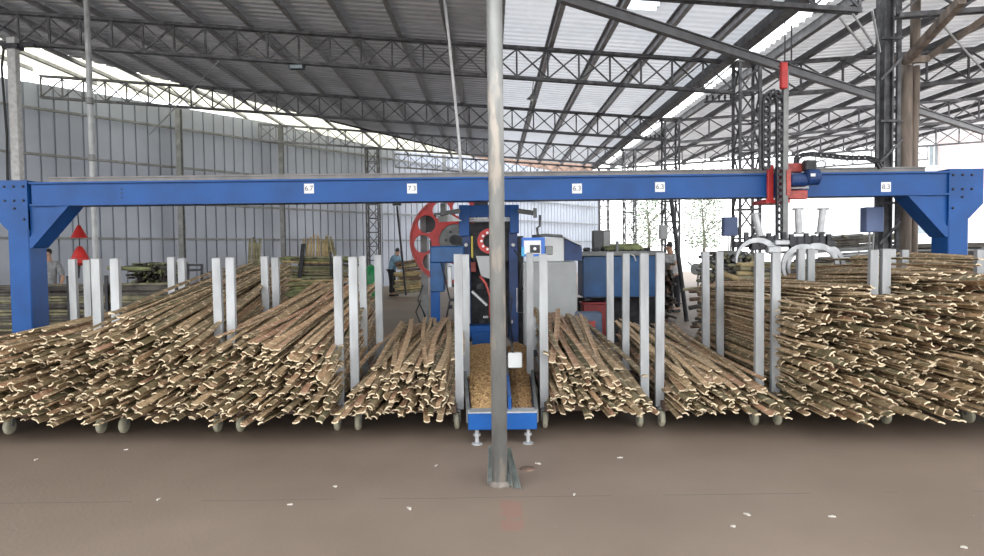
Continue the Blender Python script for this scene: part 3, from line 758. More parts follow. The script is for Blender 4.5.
for ci, (wl, wr) in enumerate(wheels):
    if wr < -20: continue
    xl, xr = wx(wl), wx(wr); xc = (xl + xr) / 2
    t = thing('stake_cart', 'bamboo-laden stake cart, the ' + names[ci], 'cart', (xc, 6.95, 0))
    b = MB()
    for x in (xl + .03, xr - .03): b.box((x, 6.95, DECK - .05), (.06, 1.7, .06))
    for y in (6.15, 6.6, 7.05, 7.5, 7.75): b.box((xc, y, DECK - .05), (xr - xl - .06, .06, .05))
    b.build('deck_frame', rust, t)
    for (x, y, vis) in ((xl, 6.22, 1), (xr, 6.22, 1), (xl, 7.6, 1), (xr, 7.6, 1)):
        s = 1 if x < xc else -1
        wm = MB(); hx = x
        wm.lathe((hx, y, .075), [(.03, -.022), (.062, -.022), (.074, -.012), (.075, 0), (.074, .012), (.062, .022), (.03, .022)], 20, 'X')
        cst = MB(); cst.box((hx, y + .02, .165), (.055, .07, .012))
        for q in (-1, 1): cst.bar((hx + q * .028, y, .075), (hx + q * .028, y + .025, .165), .006, .04)
        cst.cyl((hx - .034, y, .075), (hx + .034, y, .075), .008, 8)
        cst.cyl((hx, y + .03, .165), (hx, y + .03, DECK - .07), .02, 10)
        c = cst.build('castor', postm, t); wo = wm.build('wheel', rubber, c, smooth=True)
    # stakes
    for (px_, y) in ((stF[ci][0], YFS), (stF[ci][1], YFS), (stR[ci][0], YRS), (stR[ci][1], YRS)):
        x = P(px_, 275, y).x
        top = 1.555 + random.uniform(-.012, .012)
        lean = random.uniform(-.012, .012)
        b = MB(); h = (top - (DECK - .08))
        for (dx, dy, w_, d_) in ((0, -.0225, .074, .005), (-.0345, 0, .005, .045), (.0345, 0, .005, .045), (0, .0225, .074, .005)):
            b.bar((x + dx, y + dy, DECK - .08), (x + dx + lean, y + dy, top), w_, d_, up=Vector((0, 1, 0)))
        b.box((x + lean, y, top), (.074, .05, .005))
        b.build('stake', stakem, t)
    if ci == 5:   # mesh side sheet beside the tray
        b = MB()
        for k in range(4): b.bar((xl + .02, YFS, .42 + k * .12), (xl + .02, YRS, .42 + k * .12), .02, .02)
        b.build('side_rail', postm, t)

# --- bamboo strips
def strip_shape(L, w_, rnd, seed, th=.0055, bow=.05, nseg=7):
    """arc cross-section strip lying along +Y from 0 to L; returns verts, faces, attribute per vertex"""
    rg = random.Random(seed); k = 4; arcH = w_ * rg.uniform(.08, .24)
    V = []; Fc = []; A = []
    b1, b2 = rg.uniform(-bow, bow), rg.uniform(-bow, bow) * .6
    tw = rg.uniform(-.25, .25)
    for i in range(nseg + 1):
        s = i / nseg; y = L * s; ox = b1 * math.sin(PI * s); oz = b2 * math.sin(PI * s); w2 = w_ * (1 + .06 * math.sin(9 * s + rnd * 6))
        ca, sa = math.cos(tw * (s - .2)), math.sin(tw * (s - .2))
        for layer in (0, 1):
            for j in range(k + 1):
                u = -1 + 2 * j / k; x = u * w2 / 2 * (1 if layer == 0 else .93); z = -arcH * (u * u) + (th if layer == 0 else -th)
                V.append((ox + x * ca - z * sa, y, oz + x * sa + z * ca)); A.append((rnd, y, 0 if layer == 0 else 1.))
    R_ = 2 * (k + 1)
    for i in range(nseg):
        for j in range(k):
            a = i * R_ + j; Fc.append((a, a + 1, a + 1 + R_, a + R_))
            a2 = a + k + 1; Fc.append((a2, a2 + R_, a2 + 1 + R_, a2 + 1))
        for (a, c) in ((i * R_, i * R_ + k + 1), (i * R_ + k, i * R_ + 2 * k + 1)):
            Fc.append((a, a + R_, c + R_, c))
    # ends get own vertices with the 'cut' value
    for i in (0, nseg):
        base = len(V)
        for q in range(R_):
            v = V[i * R_ + q]; V.append(v); A.append((rnd, 0, .5))
        for j in range(k):
            f = (base + j, base + k + 1 + j, base + k + 2 + j, base + j + 1)
            Fc.append(f if i == 0 else f[::-1])
    return V, Fc, A

def make_strip_mesh(V, Fc, A, name):
    me = bpy.data.meshes.new(name); me.from_pydata(V, [], Fc); me.materials.append(stripm)
    at = me.attributes.new('strip', 'FLOAT_VECTOR', 'POINT'); flat = []
    for a in A: flat += a
    at.data.foreach_set('vector', flat); me.update(); return me

variants = [strip_shape(3.0, random.uniform(.038, .060), (i + .5) / 36 % 1, i) for i in range(36)]
vmeshes = [make_strip_mesh(*v, 'bamboo_strip') for v in variants]

rest_V, rest_F, rest_A = [], [], []
IND = []
descr = ['', 'split bamboo strip on top of the load of the leftmost cart in view', 'split bamboo strip on the tall load of the second cart from the left', 'split bamboo strip on the load of the third cart from the left',
         'split bamboo strip fanned out on the load just left of the chip tray', 'split bamboo strip fanned out on the load just right of the chip tray', 'split bamboo strip on the flat load of the second cart right of the tray',
         'split bamboo strip in the tall load below the claws', 'split bamboo strip on top of the tall load right of the claws', 'split bamboo strip on the load at the right photo edge']
quota = [0, 34, 38, 38, 38, 38, 34, 40, 32, 8]
for ci, (wl, wr) in enumerate(wheels):
    if wr < -20: continue
    xl, xr = wx(wl), wx(wr)
    dl, dr, hfl, hfr, hrl, hrr = piles[ci]
    fan = ci in (4, 5)
    cand = []
    dens = .036 if not fan else .038
    wpit = .050
    Wf = (xr + dr) - (xl + dl)
    nx = max(4, int(Wf / wpit)); nz = int((max(hfl, hfr) - DECK) / dens)
    for iz in range(nz + 1):
        v = iz / nz
        for ix in range(nx):
            u = (ix + random.uniform(.1, .9)) / nx
            hf = hfl + (hfr - hfl) * u; hr = hrl + (hrr - hrl) * u
            # rounded shoulders
            sh = 1 - .10 * abs(2 * u - 1) ** 3
            bulge = (1 - v * .25)
            xf = (xl + xr) / 2 + ((xl + dl) + Wf * u - (xl + xr) / 2) * (bulge if ci in (4, 5, 6) else 1) + random.gauss(0, .012)
            zf = DECK - .03 + v * (hf * sh - DECK) + random.gauss(0, .007)
            yf = 5.80 + random.gauss(0, .17) + (.15 * v if not fan else .35 * v) + (.12 if v < .1 else 0)
            if ci in (7, 8, 9): yf = 5.76 + random.gauss(0, .24) + .30 * v
            ur = u + random.gauss(0, .10); ur = min(.95, max(.05, ur))
            xrr = xl + .05 + (xr - xl - .10) * ur
            if fan:   # rear ends crowd together, tips rise
                xrr = xl + .08 + (xr - xl - .16) * min(.95, max(.05, (u if ci == 4 else u * .8) + random.gauss(0, .13)))
            zr = DECK + v * (hr - DECK) + random.gauss(0, .02)
            L_ = random.uniform(2.7, 2.95)
            a = Vector((xf, yf, zf)); c = Vector((xrr, min(yf + L_, 8.88), max(zr, DECK)))
            cand.append((v, u, a, c))
    # loose ones on top
    nl = {4: 16, 5: 18, 6: 12, 7: 16, 8: 12, 9: 4}.get(ci, 12)
    for k in range(nl):
        u = random.random(); hf = hfl + (hfr - hfl) * u; hr = hrl + (hrr - hrl) * u
        dx = random.uniform(-.22, .22)
        if ci in (1, 2, 3): dx = random.uniform(.0, .35)
        if ci in (7, 8): dx = random.uniform(-.3, .05)
        ux = xl + (xr - xl) * u
        a = Vector((min(xr + .08, max(xl - .08, ux - dx / 2)), 5.95 + random.uniform(0, .5 if fan else .3), hf * .985 + .01 + random.uniform(0, .03)))
        c = Vector((min(xr - .06, max(xl + .06, ux + dx)), min(8.88, a.y + 2.85), hr + .02 + random.uniform(0, .05)))
        cand.append((2, u, a, c))
    # which ones show largest: the loose ones and the upper layers, then the front ends
    cand.sort(key=lambda q: -(q[0] + random.random() * .12))
    q = quota[ci]
    for i, (v, u, a, c) in enumerate(cand):
        vi = random.randrange(36); d = c - a; L_ = d.length; sc = L_ / 3.0
        roll = random.choice((0, 0, PI)) + random.gauss(0, .45)
        if v >= 1: roll = random.choice((0, PI, PI)) + random.gauss(0, .2)
        y = d.normalized(); x = y.cross(Vector((0, 0, 1))).normalized(); z = x.cross(y)
        M = Matrix((x, y, z)).transposed() @ Matrix.Rotation(roll, 3, 'Y')
        if i < q:
            o = bpy.data.objects.new('bamboo_strip', vmeshes[vi]); col.objects.link(o)
            o.matrix_world = Matrix.Translation(a) @ M.to_4x4() @ Matrix.Diagonal((1, sc, 1, 1))
            tag(o, descr[ci], 'bamboo strip', 'bamboo strips on the ' + names[ci])
        else:
            V, Fc, A = variants[vi]; n = len(rest_V)
            rest_V += [a + M @ Vector((p[0], p[1] * sc, p[2])) for p in V]
            rest_F += [tuple(k + n for k in f) for f in Fc]
            rv = random.random()
            rest_A += [(rv if s != .5 else rv, yy, s) for (_, yy, s) in A]
o = bpy.data.objects.new('bamboo_strip_heaps', make_strip_mesh(rest_V, rest_F, rest_A, 'bamboo_strip_heaps')); col.objects.link(o)
tag(o, 'hundreds of tightly piled split bamboo strips filling all the stake carts', 'bamboo strips', kind='stuff')

palechip = mat('pale_floor_chip', (.5, .46, .40), .8, 0, .1, 20)
# bits of bamboo litter on the floor
for k, (px, py) in enumerate(((436, 466), (409, 509), (747, 515), (538, 464), (620, 458), (733, 527), (832, 517), (964, 548), (574, 495), (158, 500), (290, 505), (36, 460), (126, 450), (335, 487))):
    q = P(px, py, 5); dirv = q - Vector((0, 0, 1.6)); q = Vector((0, 0, 1.6)) + dirv * (1.6 / -dirv.z)
    b = MB(); rot = Matrix.Rotation(random.uniform(0, PI), 3, 'Z'); b.box((q.x, q.y, .004), (random.uniform(.02, .05), .012, .006), rot); b.box((q.x + .006, q.y + .006, .006), (.018, .01, .004), rot)
    b.build('bamboo_chip', palechip, label='small pale bamboo chip lying loose on the open floor', cat='chip', group='bamboo chips on the floor')

# ------------------------------------------------------------------ bandsaw machine
t = thing('bandsaw_machine', 'blue bandsaw machine with a big red spoked wheel behind the chip tray', 'machine', P(475, 350, 10.6) * 1.0)
t.location.z = 0; WL[t.name] = Vector((t.location.x, t.location.y, 0))
def part(nm, mt, rects, Y, dep, bev=.006, parent=None):
    b = MB()
    for r in rects:
        if len(r) > 4: bp(b, *r[:4], Y + r[4], r[5], bev)
        else: bp(b, *r, Y, dep, bev)
    return b.build(nm, mt, parent or t)
YM = 10.3
part('portal_frame', blue, [(459, 205, 519, 217), (459, 205, 469, 236, -.02, .22), (510, 205, 519, 233, -.02, .22)], YM, .2)
part('frame_upright', blue_d, [(463, 232, 471, 342, .05, .2)], YM, .2)
part('frame_upright', blue_d, [(509, 232, 518, 342, .05, .2)], YM, .2)
part('frame_upright', blue, [(498, 255, 501, 345, .02, .1)], YM, .2)
part('back_panel', darkm, [(470, 222, 511, 338)], 10.9, .05)
part('tool_head', darkm, [(472, 232, 492, 262, 0, .2)], 10.5, .2); part('tool_head', darkm, [(500, 232, 509, 262, 0, .2)], 10.5, .2); part('top_bracket', darkm, [(474, 201, 488, 206, 0, .2)], 10.5, .2)
part('cross_slide', galv, [(469, 219, 512, 221.5)], 10.35, .1)
b = MB()
for k in range(9):
    x = 471 + k * 4.4; bp(b, x, 212 + (k * 5) % 4, x + 3, 219, 10.38, .06)
b.build('valve_block', alu, t)
part('guard', redd, [(458, 219, 474, 223), (470, 262, 476, 272)], 10.42, .1)
# small red wheel with dots
def disc(c, r, r_in, y0, y1, n=40):
    b = MB(); pr = [(r_in, y0), (r, y0), (r, y1), (r_in, y1), (r_in, y0)]
    vs = []; fs = []
    for (rr, h) in pr[:4]:
        for k in range(n): a = 2 * PI * k / n; vs.append((c.x + rr * math.cos(a), h, c.z + rr * math.sin(a)))
    for i in range(4):
        for k in range(n): j = (k + 1) % n; i2 = (i + 1) % 4; fs.append((i * n + k, i * n + j, i2 * n + j, i2 * n + k))
    b.add(vs, fs); return b
c = P(490, 241, 10.3); sw = disc(c, .185, .10, 10.27, 10.33).build('blade_flange', red, t)
b = MB()
for k in range(10): a = 2 * PI * k / 10; b.lathe((c.x + .125 * math.cos(a), 10.255, c.z + .125 * math.sin(a)), [(.02, -.006), (.02, .01)], 8, 'Y')
b.build('bolt', stick, sw)
# big red wheel: disc with ten round windows, built as radial quads with holes left out
def big_wheel(c, r, y0, y1):
    import bmesh
    # grid of polar cells: keep cells outside windows; window edges follow circles by snapping radial rings
    n = 10; hr, hc = .145, r * .73
    me_ = bmesh.new()
    # outer polygon and holes filled by triangulation
    from mathutils.geometry import delaunay_2d_cdt
    vs = []; es = []
    def loop_(cx, cz, rr, m_):
        s = len(vs)
        for k in range(m_): a = 2 * PI * k / m_; vs.append(Vector((cx + rr * math.cos(a), cz + rr * math.sin(a))))
        for k in range(m_): es.append((s + k, s + (k + 1) % m_))
    loop_(0, 0, r, 80); loop_(0, 0, r * .36, 40)
    cs = []
    for k in range(n):
        a = 2 * PI * (k + .17) / n; cs.append((hc * math.cos(a), hc * math.sin(a))); loop_(*cs[-1], hr, 24)
    V, E, Fs, *_ = delaunay_2d_cdt(vs, es, [], 0, 1e-5)
    b = MB(); n0 = len(V); vv = [(c.x + p.x, y0, c.z + p.y) for p in V] + [(c.x + p.x, y1, c.z + p.y) for p in V]; ff = []; cnt = {}
    for f in Fs:
        m_ = sum((V[i] for i in f), Vector((0, 0))) / len(f); d = m_.length
        if d > r or d < r * .36: continue
        if any((m_ - Vector(q)).length < hr * .985 for q in cs): continue
        ff.append(tuple(f)); ff.append(tuple(i + n0 for i in reversed(f)))
        for i in range(len(f)):
            e_ = (f[i], f[(i + 1) % len(f)]); k_ = tuple(sorted(e_)); cnt.setdefault(k_, []).append(e_)
    for k_, l in cnt.items():
        if len(l) == 1: a_, b_ = l[0]; ff.append((b_, a_, a_ + n0, b_ + n0))
    b.add(vv, ff); return b
YW = 11.4
c = P(455, 240, YW); rw = 44.5 * YW / F
bw = fix_normals(big_wheel(c, rw, YW, YW + .09).build('saw_wheel', red, t))
disc(c, rw + .012, rw - .012, YW - .03, YW + .12, 64).build('wheel_rim', redd, bw)
disc(c, rw * .36, rw * .12, YW + .03, YW + .07).build('wheel_hub', postm, bw)
b = MB(); b.lathe((c.x, YW, c.z), [(.085, -.10), (.085, .2)], 16, 'Y')
for k in range(6): a = k * PI / 3; b.lathe((c.x + .15 * math.cos(a), YW, c.z + .15 * math.sin(a)), [(.02, -.01), (.02, .03)], 6, 'Y')
b.build('axle', darkm, bw)
part('wheel_stand', postm, [(421, 215, 428, 342, .25, .08)], YW, .1)
part('wheel_guard', darkm, [(426, 215, 436, 232, .2, .06), (430, 240, 437, 254, .2, .06)], YW, .1)
# left gearbox in teal blue
part('gear_housing', blue_t, [(430, 246, 464, 263)], 10.0, .3, .02)
part('gear_housing', blue_t, [(430, 258, 444, 292)], 10.02, .3, .01)
part('leg', blue, [(431, 290, 440, 352)], 10.05, .12)
part('leg', blue, [(459, 290, 464, 352)], 10.25, .12)
part('base_rail', blue, [(440, 326, 492, 338), (472, 332, 490, 345, -.1, .2)], 10.1, .3)
part('air_cylinder', alu, [(447, 266, 452, 288)], 10.05, .06, .01)
part('guide_column', alu, [(466, 268, 470, 324)], 10.0, .05, .004)
b = MB(); a = P(475, 258, 10.2); c2 = P(492, 279, 10.2); b.add([P(476, 256, 10.1), P(497, 256, 10.1), P(499, 282, 10.1), P(481, 276, 10.1), P(476, 256, 10.5), P(497, 256, 10.5), P(499, 282, 10.5), P(481, 276, 10.5)], [(0, 1, 2, 3), (7, 6, 5, 4), (0, 4, 5, 1), (1, 5, 6, 2), (2, 6, 7, 3), (3, 7, 4, 0)]); fix_normals(b.build('chute', greyc, t))
b = MB(); b.bar(P(472, 291, 10.1), P(487, 305, 10.1), .03, .20, up=Vector((0, 1, 0))); b.build('drop_flap', galv, t)
b = MB(); b.tube([P(x, y, 10.05) for x, y in ((480, 276), (486, 284), (490, 296), (490, 318))], .02, 6); b.build('red_hose', redd, t, smooth=True)
for k in range(16):
    b = MB(); x = 445 + random.random() * 50; y = 280 + random.random() * 48; bp(b, x, y, x + random.uniform(2, 7), y + random.uniform(2, 6), 10.3 + random.random() * .4, .08, .004); b.build('fitting', darkm, t)
for k in range(8):
    b = MB(); x = 470 + random.random() * 45; y = 285 + random.random() * 40; bp(b, x, y, x + random.uniform(1.5, 5), y + random.uniform(1.5, 4), 10.15, .05, .004); b.build('clamp', alu, t)
part('hydraulic_pipe', yellow, [(471, 236, 473, 258)], 10.22, .03, .004)
for s, x in ((1, 466), (1, 513)):
    b = MB(); q = P(x, 245, 10.28); b.lathe(q, [(.03, -.02), (.022, -.03), (.0, -.03)], 12, 'Y'); b.build('indicator', galv, t)
# arms sticking out of the portal
b = MB(); b.cyl(P(459, 211, 10.2), P(441, 214, 10.0), .035, 12); b.cyl(P(441, 214, 10.0), P(434, 214, 9.95), .018, 8); b.box(P(443, 209, 10.0), (.07, .06, .16)); b.box(P(443, 219, 10.0), (.12, .06, .08)); b.build('side_arm', postm, t)
b = MB(); b.cyl(P(519, 211, 10.2), P(533, 213, 10.0), .035, 12); b.box(P(535, 213, 10.0), (.05, .05, .14)); b.build('side_arm', postm, t)
b = MB(); b.add([P(441, 218, 10.05), P(446, 212, 10.05), P(462, 221, 10.05), P(441, 222, 10.05)], [(0, 1, 2, 3)]); 
for x0, y0, x1, y1 in ((440, 200, 446, 204),): pass
b.build('arm_plate', galv, t)
# hoses
for pts in (((421, 300), (416, 312), (420, 322), (430, 326)), ((423, 285), (418, 300), (426, 318)), ((441, 262), (450, 300), (446, 320)), ((507, 290), (512, 300), (510, 320), (513, 345)), ((514, 250), (522, 262), (520, 280), (523, 290))):
    b = MB(); b.tube([P(x, y, 9.95) for x, y in pts], .012, 6); b.build('hose', blackm, t, smooth=True)
b = MB(); b.tube([P(x, y, 10.0) for x, y in ((517, 288), (517, 312), (524, 313), (524, 268))], .012, 6); b.build('conduit', alu, t)
part('side_housing', darkm, [(518, 236, 524, 345)], 10.6, .4)

# operator panel
t3 = thing('operator_panel', 'small control panel with a blue surround and dark square face right of the front pole', 'control panel', P(533, 247, 9.6))
b = MB(); bp(b, 521.5, 237.5, 545, 256.5, 9.6, .08, .004); b.build('surround', mat('panel_blue', (.02, .14, .55), .35, 0, .1, 4), t3)
b = MB(); bp(b, 524, 240.5, 541, 254, 9.588, .012); b.build('face_plate', stick, t3)
b = MB(); bp(b, 530, 245, 540, 253, 9.578, .012); b.build('screen', darkm, t3)
b = MB(); q = P(534.8, 248.8, 9.57); b.lathe(q, [(.022, .006), (.022, -.008), (.012, -.012)], 12, 'Y'); b.build('button', stick, t3)
b = MB(); bp(b, 521.5, 247, 524.5, 256, 9.585, .012); b.build('cyan_strip', cyan, t3)
b = MB(); bp(b, 529, 255, 533, 345, 9.66, .05); b.build('stand', darkm, t3)
b = MB(); bp(b, 545, 246, 553, 255, 9.62, .08, .01); b.build('side_box', postm, t3)

# grey cabinet
q = P(550, 290, 10.4)
t3 = thing('electrical_cabinet', 'large plain grey steel cabinet right of the front pole', 'cabinet', (q.x, 10.4, 0))
zt = P(550, 262, 10.4).z
b = MB(); b.bevbox((q.x, 10.75, zt / 2 + .05), (.80, .70, zt - .1), .008); b.build('body', greyc, t3)
b = MB(); b.box((q.x, 10.393, zt / 2 + .05), (.76, .012, zt - .16)); d_ = b.build('door', greyc, t3)
b = MB(); h_ = P(573, 290, 10.38); b.bevbox(h_, (.02, .02, .10), .004); b.build('handle', galv, d_)
b = MB(); b.box((q.x, 10.75, .05), (.76, .66, .1)); b.build('plinth', darkm, t3)
# white machine head on top
t3 = thing('machine_hood', 'white sheet-metal hood with a sloping blue side on top of the grey cabinet', 'hood', (q.x, 10.9, zt))
h0, h1 = P(560, 261.5, 10.6), P(560, 238, 10.6)
X0, X1, X2 = P(533, 250, 10.6).x, P(564, 250, 10.6).x, P(582, 250, 10.6).x
b = MB(); b.bevbox(((X0 + X1) / 2, 10.9, (zt + h1.z) / 2 + .003), (X1 - X0, .6, h1.z - zt), .01); b.build('housing', whitec, t3)
b = MB(); b.prism([(X1 + .004, zt + .01), (X1 + .004, h1.z - .01), (X2, h1.z - .14), (X2, zt + .01)], 10.62, 11.2); fix_normals(b.build('side_cover', blue_d, t3))
b = MB(); b.bar((X1, 10.8, h1.z + .01), (X2, 10.8, h1.z - .12), .02, .5, up=Vector((0, 1, 0))); b.build('cover_edge', galv, t3)
b = MB(); b.tube([(X0, 10.8, h1.z + .03), (X0 + .2, 10.8, h1.z + .05), (X1, 10.8, h1.z + .03)], .025, 8); b.tube([P(538, 236, 10.7), P(537, 228, 10.7), P(540, 226, 10.7), P(540, 215, 10.7)], .02, 6); b.build('pipe', postm, t3, smooth=True)

# long blue machine bed
t3 = thing('blue_machine_bed', 'long dark blue steel box frame right of the grey cabinet', 'machine', (P(620, 270, 11.2).x, 11.5, 0))
b = MB(); bp(b, 583, 256, 661, 297, 11.2, .7, .01); b.build('panel', mat('deep_blue_paint', (.01, .075, .21), .45, 0, .15, 4), t3)
b = MB(); bp(b, 575, 251, 662, 256, 11.15, .8, .01); b.build('top_rail', postm, t3)
for x in (586, 655): 
    b = MB(); bp(b, x, 297, x + 5, 349, 11.3, .1); b.build('leg', darkm, t3)
b = MB(); bp(b, 578, 297, 661, 349, 11.95, .1); b.build('lower_panel', darkm, t3)
for k in range(9):
    x = 580 + k * 8.6; a = P(x, 249.5, 11.3)
    b = MB(); b.cyl(a, a + Vector((0, .45, 0)), .035, 12); b.cyl(a + Vector((0, -.04, 0)), a + Vector((0, .5, 0)), .012, 6); b.build('roller', darkm, t3, smooth=False)
b = MB(); bp(b, 616, 241, 619, 256, 11.2, .04); b.build('stop_pin', postm, t3)
b = MB(); b.tube([P(628, 256, 11.15), P(631, 254, 11.1), P(634, 256, 11.1), P(636, 261, 11.1)], .012, 6); b.build('hook', alu, t3)
b = MB()
for k in range(7):
    y = 11.3 + k * .07; a = P(606, 251 - k * .7, 11.2); b.tube([(a.x, y, a.z + .03), (a.x + .62, y, a.z + .03 + random.uniform(-.01, .02))], .022, 6)
b.build('bamboo_culm_bundle', culmg, label='greenish bamboo culms lying on top of the long blue machine bed', cat='bamboo culms', kind='stuff')
q = P(602, 243, 11.6)
t3 = thing('switch_box', 'dark upright switch box standing on the blue machine bed', 'box', q)
b = MB(); b.bevbox((q.x, 11.7, P(602, 243, 11.6).z), (.28, .25, .42), .008); b.build('body', mat('box_dark_grey', (.11, .11, .115), .5, 0, .1, 4), t3)
b = MB(); a = P(607, 243, 11.56); b.box(a, (.11, .01, .38)); b.build('pale_door', greyc, t3)
t3 = thing('plastic_crate', 'dark red plastic crate on the floor under the blue machine bed', 'crate', (P(594, 310, 10.9).x, 11.0, 0))
b = MB(); a = P(594, 310, 10.9); zt2 = P(594, 302, 10.9).z; b.bevbox((a.x, 11.0, zt2 / 2), (.36, .3, zt2), .015); b.build('body', mat('dark_red_plastic', (.22, .02, .02), .5), t3)
b = MB(); b.bevbox((a.x, 11.0, zt2 - .02), (.40, .34, .04), .01); b.build('rim', mat('dark_red_plastic', (.22, .02, .02), .5), t3)
t3 = thing('plastic_crate', 'blue-grey plastic crate with a red mark, behind the load right of the tray', 'crate', (P(590, 320, 9.6).x, 9.7, 0))
a = P(590, 320, 9.6); zt2 = P(590, 313, 9.6).z; b = MB(); b.bevbox((a.x, 9.75, zt2 / 2), (.34, .3, zt2), .015); b.build('body', mat('blue_grey_plastic', (.09, .13, .2), .5), t3)
b = MB(); b.box((a.x + .02, 9.592, zt2 - .16), (.10, .01, .10)); b.build('mark', redd, t3)

# ------------------------------------------------------------------ boxes on columns, hanging red things
def wallbox(lab, x0, y0, x1, y1, Y, mt, dep=.16, cable=True):
    q = P((x0 + x1) / 2, (y0 + y1) / 2, Y); t3 = thing('junction_box', lab, 'box', q)
    b = MB(); bp(b, x0, y0, x1, y1, Y, dep, .008); b.build('body', mt, t3)
    b = MB(); bp(b, x0 + 1, y0 + 1, x1 - (x1 - x0) * .35, y1 - 1, Y - .012, .012); b.build('door', mt, t3)
    if cable:
        b = MB()
        for dx in (-.03, .03): b.tube([q + Vector((dx, .08, -(y1 - y0) * Y / F / 2)), q + Vector((dx * .5, .1, -.6)), q + Vector((dx - .1, .1, -1.1))], .014, 6)
        b.build('cable', postm, t3)
bg1 = mat('box_blue_grey', (.10, .14, .27), .5, 0, .08, 4)
wallbox('blue-grey junction box on the lattice column left of the crane mast', 724, 217, 738, 236, 13.8, bg1)
wallbox('blue-grey junction box on the dark twin column below the right end of the beam', 866, 207, 884, 232, 9.5, bg1)
wallbox('pale junction box on the far lattice column beside the standing person', 660, 225, 668, 239, 19.9, greyc, cable=False)
q = P(79, 232, 10.2)
t3 = thing('hanging_cone', 'red cone-shaped cover hanging on a cord under the left haunch of the beam', 'cover', q)
b = MB(); b.lathe(q, [(.115, -.085), (.11, -.075), (.04, .06), (.02, .10)], 14); b.build('cone', red, t3, smooth=True)
b = MB(); b.cyl(q + Vector((0, 0, .1)), P(77, 203, 10.2), .008, 6); b.build('cord', darkm, t3)
q = P(80, 256, 10.2)
t3 = thing('hanging_cloth', 'red rag bundle hanging on a short hook below the red cone', 'rag', q)
b = MB(); b.lathe(q, [(.04, -.14), (.11, -.10), (.12, -.03), (.07, .08), (.03, .14)], 9); b.add([q + Vector((.05, -.05, .05)), q + Vector((.15, -.05, -.08)), q + Vector((.02, -.1, -.1))], [(0, 1, 2)]); b.build('cloth', red, t3)
b = MB(); b.cyl(q + Vector((0, 0, .13)), q + Vector((0, 0, .26)), .008, 6); b.cyl(q + Vector((-.03, 0, -.13)), q + Vector((-.05, 0, -.32)), .03, 7); b.build('hook', darkm, t3)

# ------------------------------------------------------------------ background stacks of culms
def culm_stack(lab, x0, x1, yfront, depth, ztop, zbot, mt, r=.035, along='X', jitter=.04, posts=(), group=None, name='bamboo_culm_stack', tilt=0, fill=1.0):
    b = MB(); nzr = max(1, int((ztop - zbot) / (r * 1.9))); ny = max(1, int(depth / (r * 2)))
    for i in range(nzr):
        for k in range(ny if along == 'X' else int((x1 - x0) / (r * 2))):
            if random.random() > fill: continue
            z = zbot + r + i * r * 1.9 + random.gauss(0, .008); rr = r * random.uniform(.75, 1.15)
            mi = random.choice(range(len(mt)))
            if along == 'X':
                if k > 1 and i < nzr - 2: continue
                y = yfront + r + k * 2 * r; a = x0 + random.uniform(-jitter, jitter) * 4; c = x1 + random.uniform(-jitter, jitter) * 4
                dz = random.gauss(0, .02) + tilt
                b.tube([(a, y, z), ((a + c) / 2, y + random.gauss(0, .01), z + dz / 2 + random.gauss(0, .01)), (c, y, z + dz)], rr, 7, mi)
            else:
                x = x0 + r + k * 2 * r; y = yfront + random.uniform(0, jitter * 3)
                b.tube([(x, y, z), (x + random.gauss(0, .02), y + depth, z)], rr, 7, mi)
    o = b.build(name, mt, label=lab, cat='bamboo stack', kind='stuff', group=group)
    for j, px in enumerate(posts):
        p = MB(); p.box((px, yfront - .06, (ztop + .15) / 2), (.06, .06, ztop + .15)); p.build('rack_post', darkm, label='dark upright rack post before the long greyish culms at the left', cat='post', group='rack posts at the left')
    return o
def XZ(px, py, Y): q = P(px, py, Y); return q.x, q.z
x0, zt = XZ(-30, 276, 14.6); x1, _ = XZ(172, 280, 14.6)
culm_stack('stack of long greyish bamboo culms left of the second cart load', x0, x1, 14.6, .7, 1.02, 0, [culm, culmd, culmd], .036, posts=(P(67, 270, 14.5).x, P(105, 270, 14.5).x))
x0, zt = XZ(122, 262, 18); x1, _ = XZ(166, 262, 18)
culm_stack('dark bundle of old culms on the floor before the wall', x0, x1, 18, .7, zt, 0, [culmd, culmd, culmg], .03, along='Y', jitter=.3)
b = MB(); b.tube([P(108, 268, 17), P(150, 269, 17)], .05, 8); b.build('bamboo_culm', culmg, label='single greenish bamboo culm lying before the dark bundle on the left', cat='culm')
# small dark frame
q0 = P(181, 268, 16)
b = MB()
for (x, y, X, Y_) in ((188, 264, 188, 285), (202, 264, 202, 285), (188, 265, 202, 265), (188, 270, 202, 270)): b.bar(P(x, y, 16), P(X, Y_, 16), .05, .05)
b.build('iron_trestle', darkm, label='small dark iron trestle right of the dark culm bundle', cat='trestle')
# left central stack with bands
x0, zt = XZ(286, 254, 24.6); x1, _ = XZ(350, 258, 24.6)
culm_stack('large stack of long yellow-green culms before the middle of the wall', x0, x1, 24.6, .9, 1.46, .1, [culm, culmg, culmy, culmd], .042, jitter=.12, tilt=-.05)
for px in (296, 298, 331): 
    q = P(px, 270, 24.5); b = MB(); b.bar((q.x, 24.5, 0), (q.x + (.25 if px < 330 else 0), 24.5, 1.9 if px < 330 else 1.6), .07, .07); b.build('rack_post', darkm, label='dark rack post holding the large middle culm stack', cat='post', group='rack posts of the middle culm stack')
x0, _ = XZ(280, 285, 23); x1, _ = XZ(318, 285, 23)
culm_stack('low pale heap of split culms in front of the large middle stack', x0, x1, 23, .6, .75, 0, [culmy, culm, culmg], .04, jitter=.15, tilt=.05)
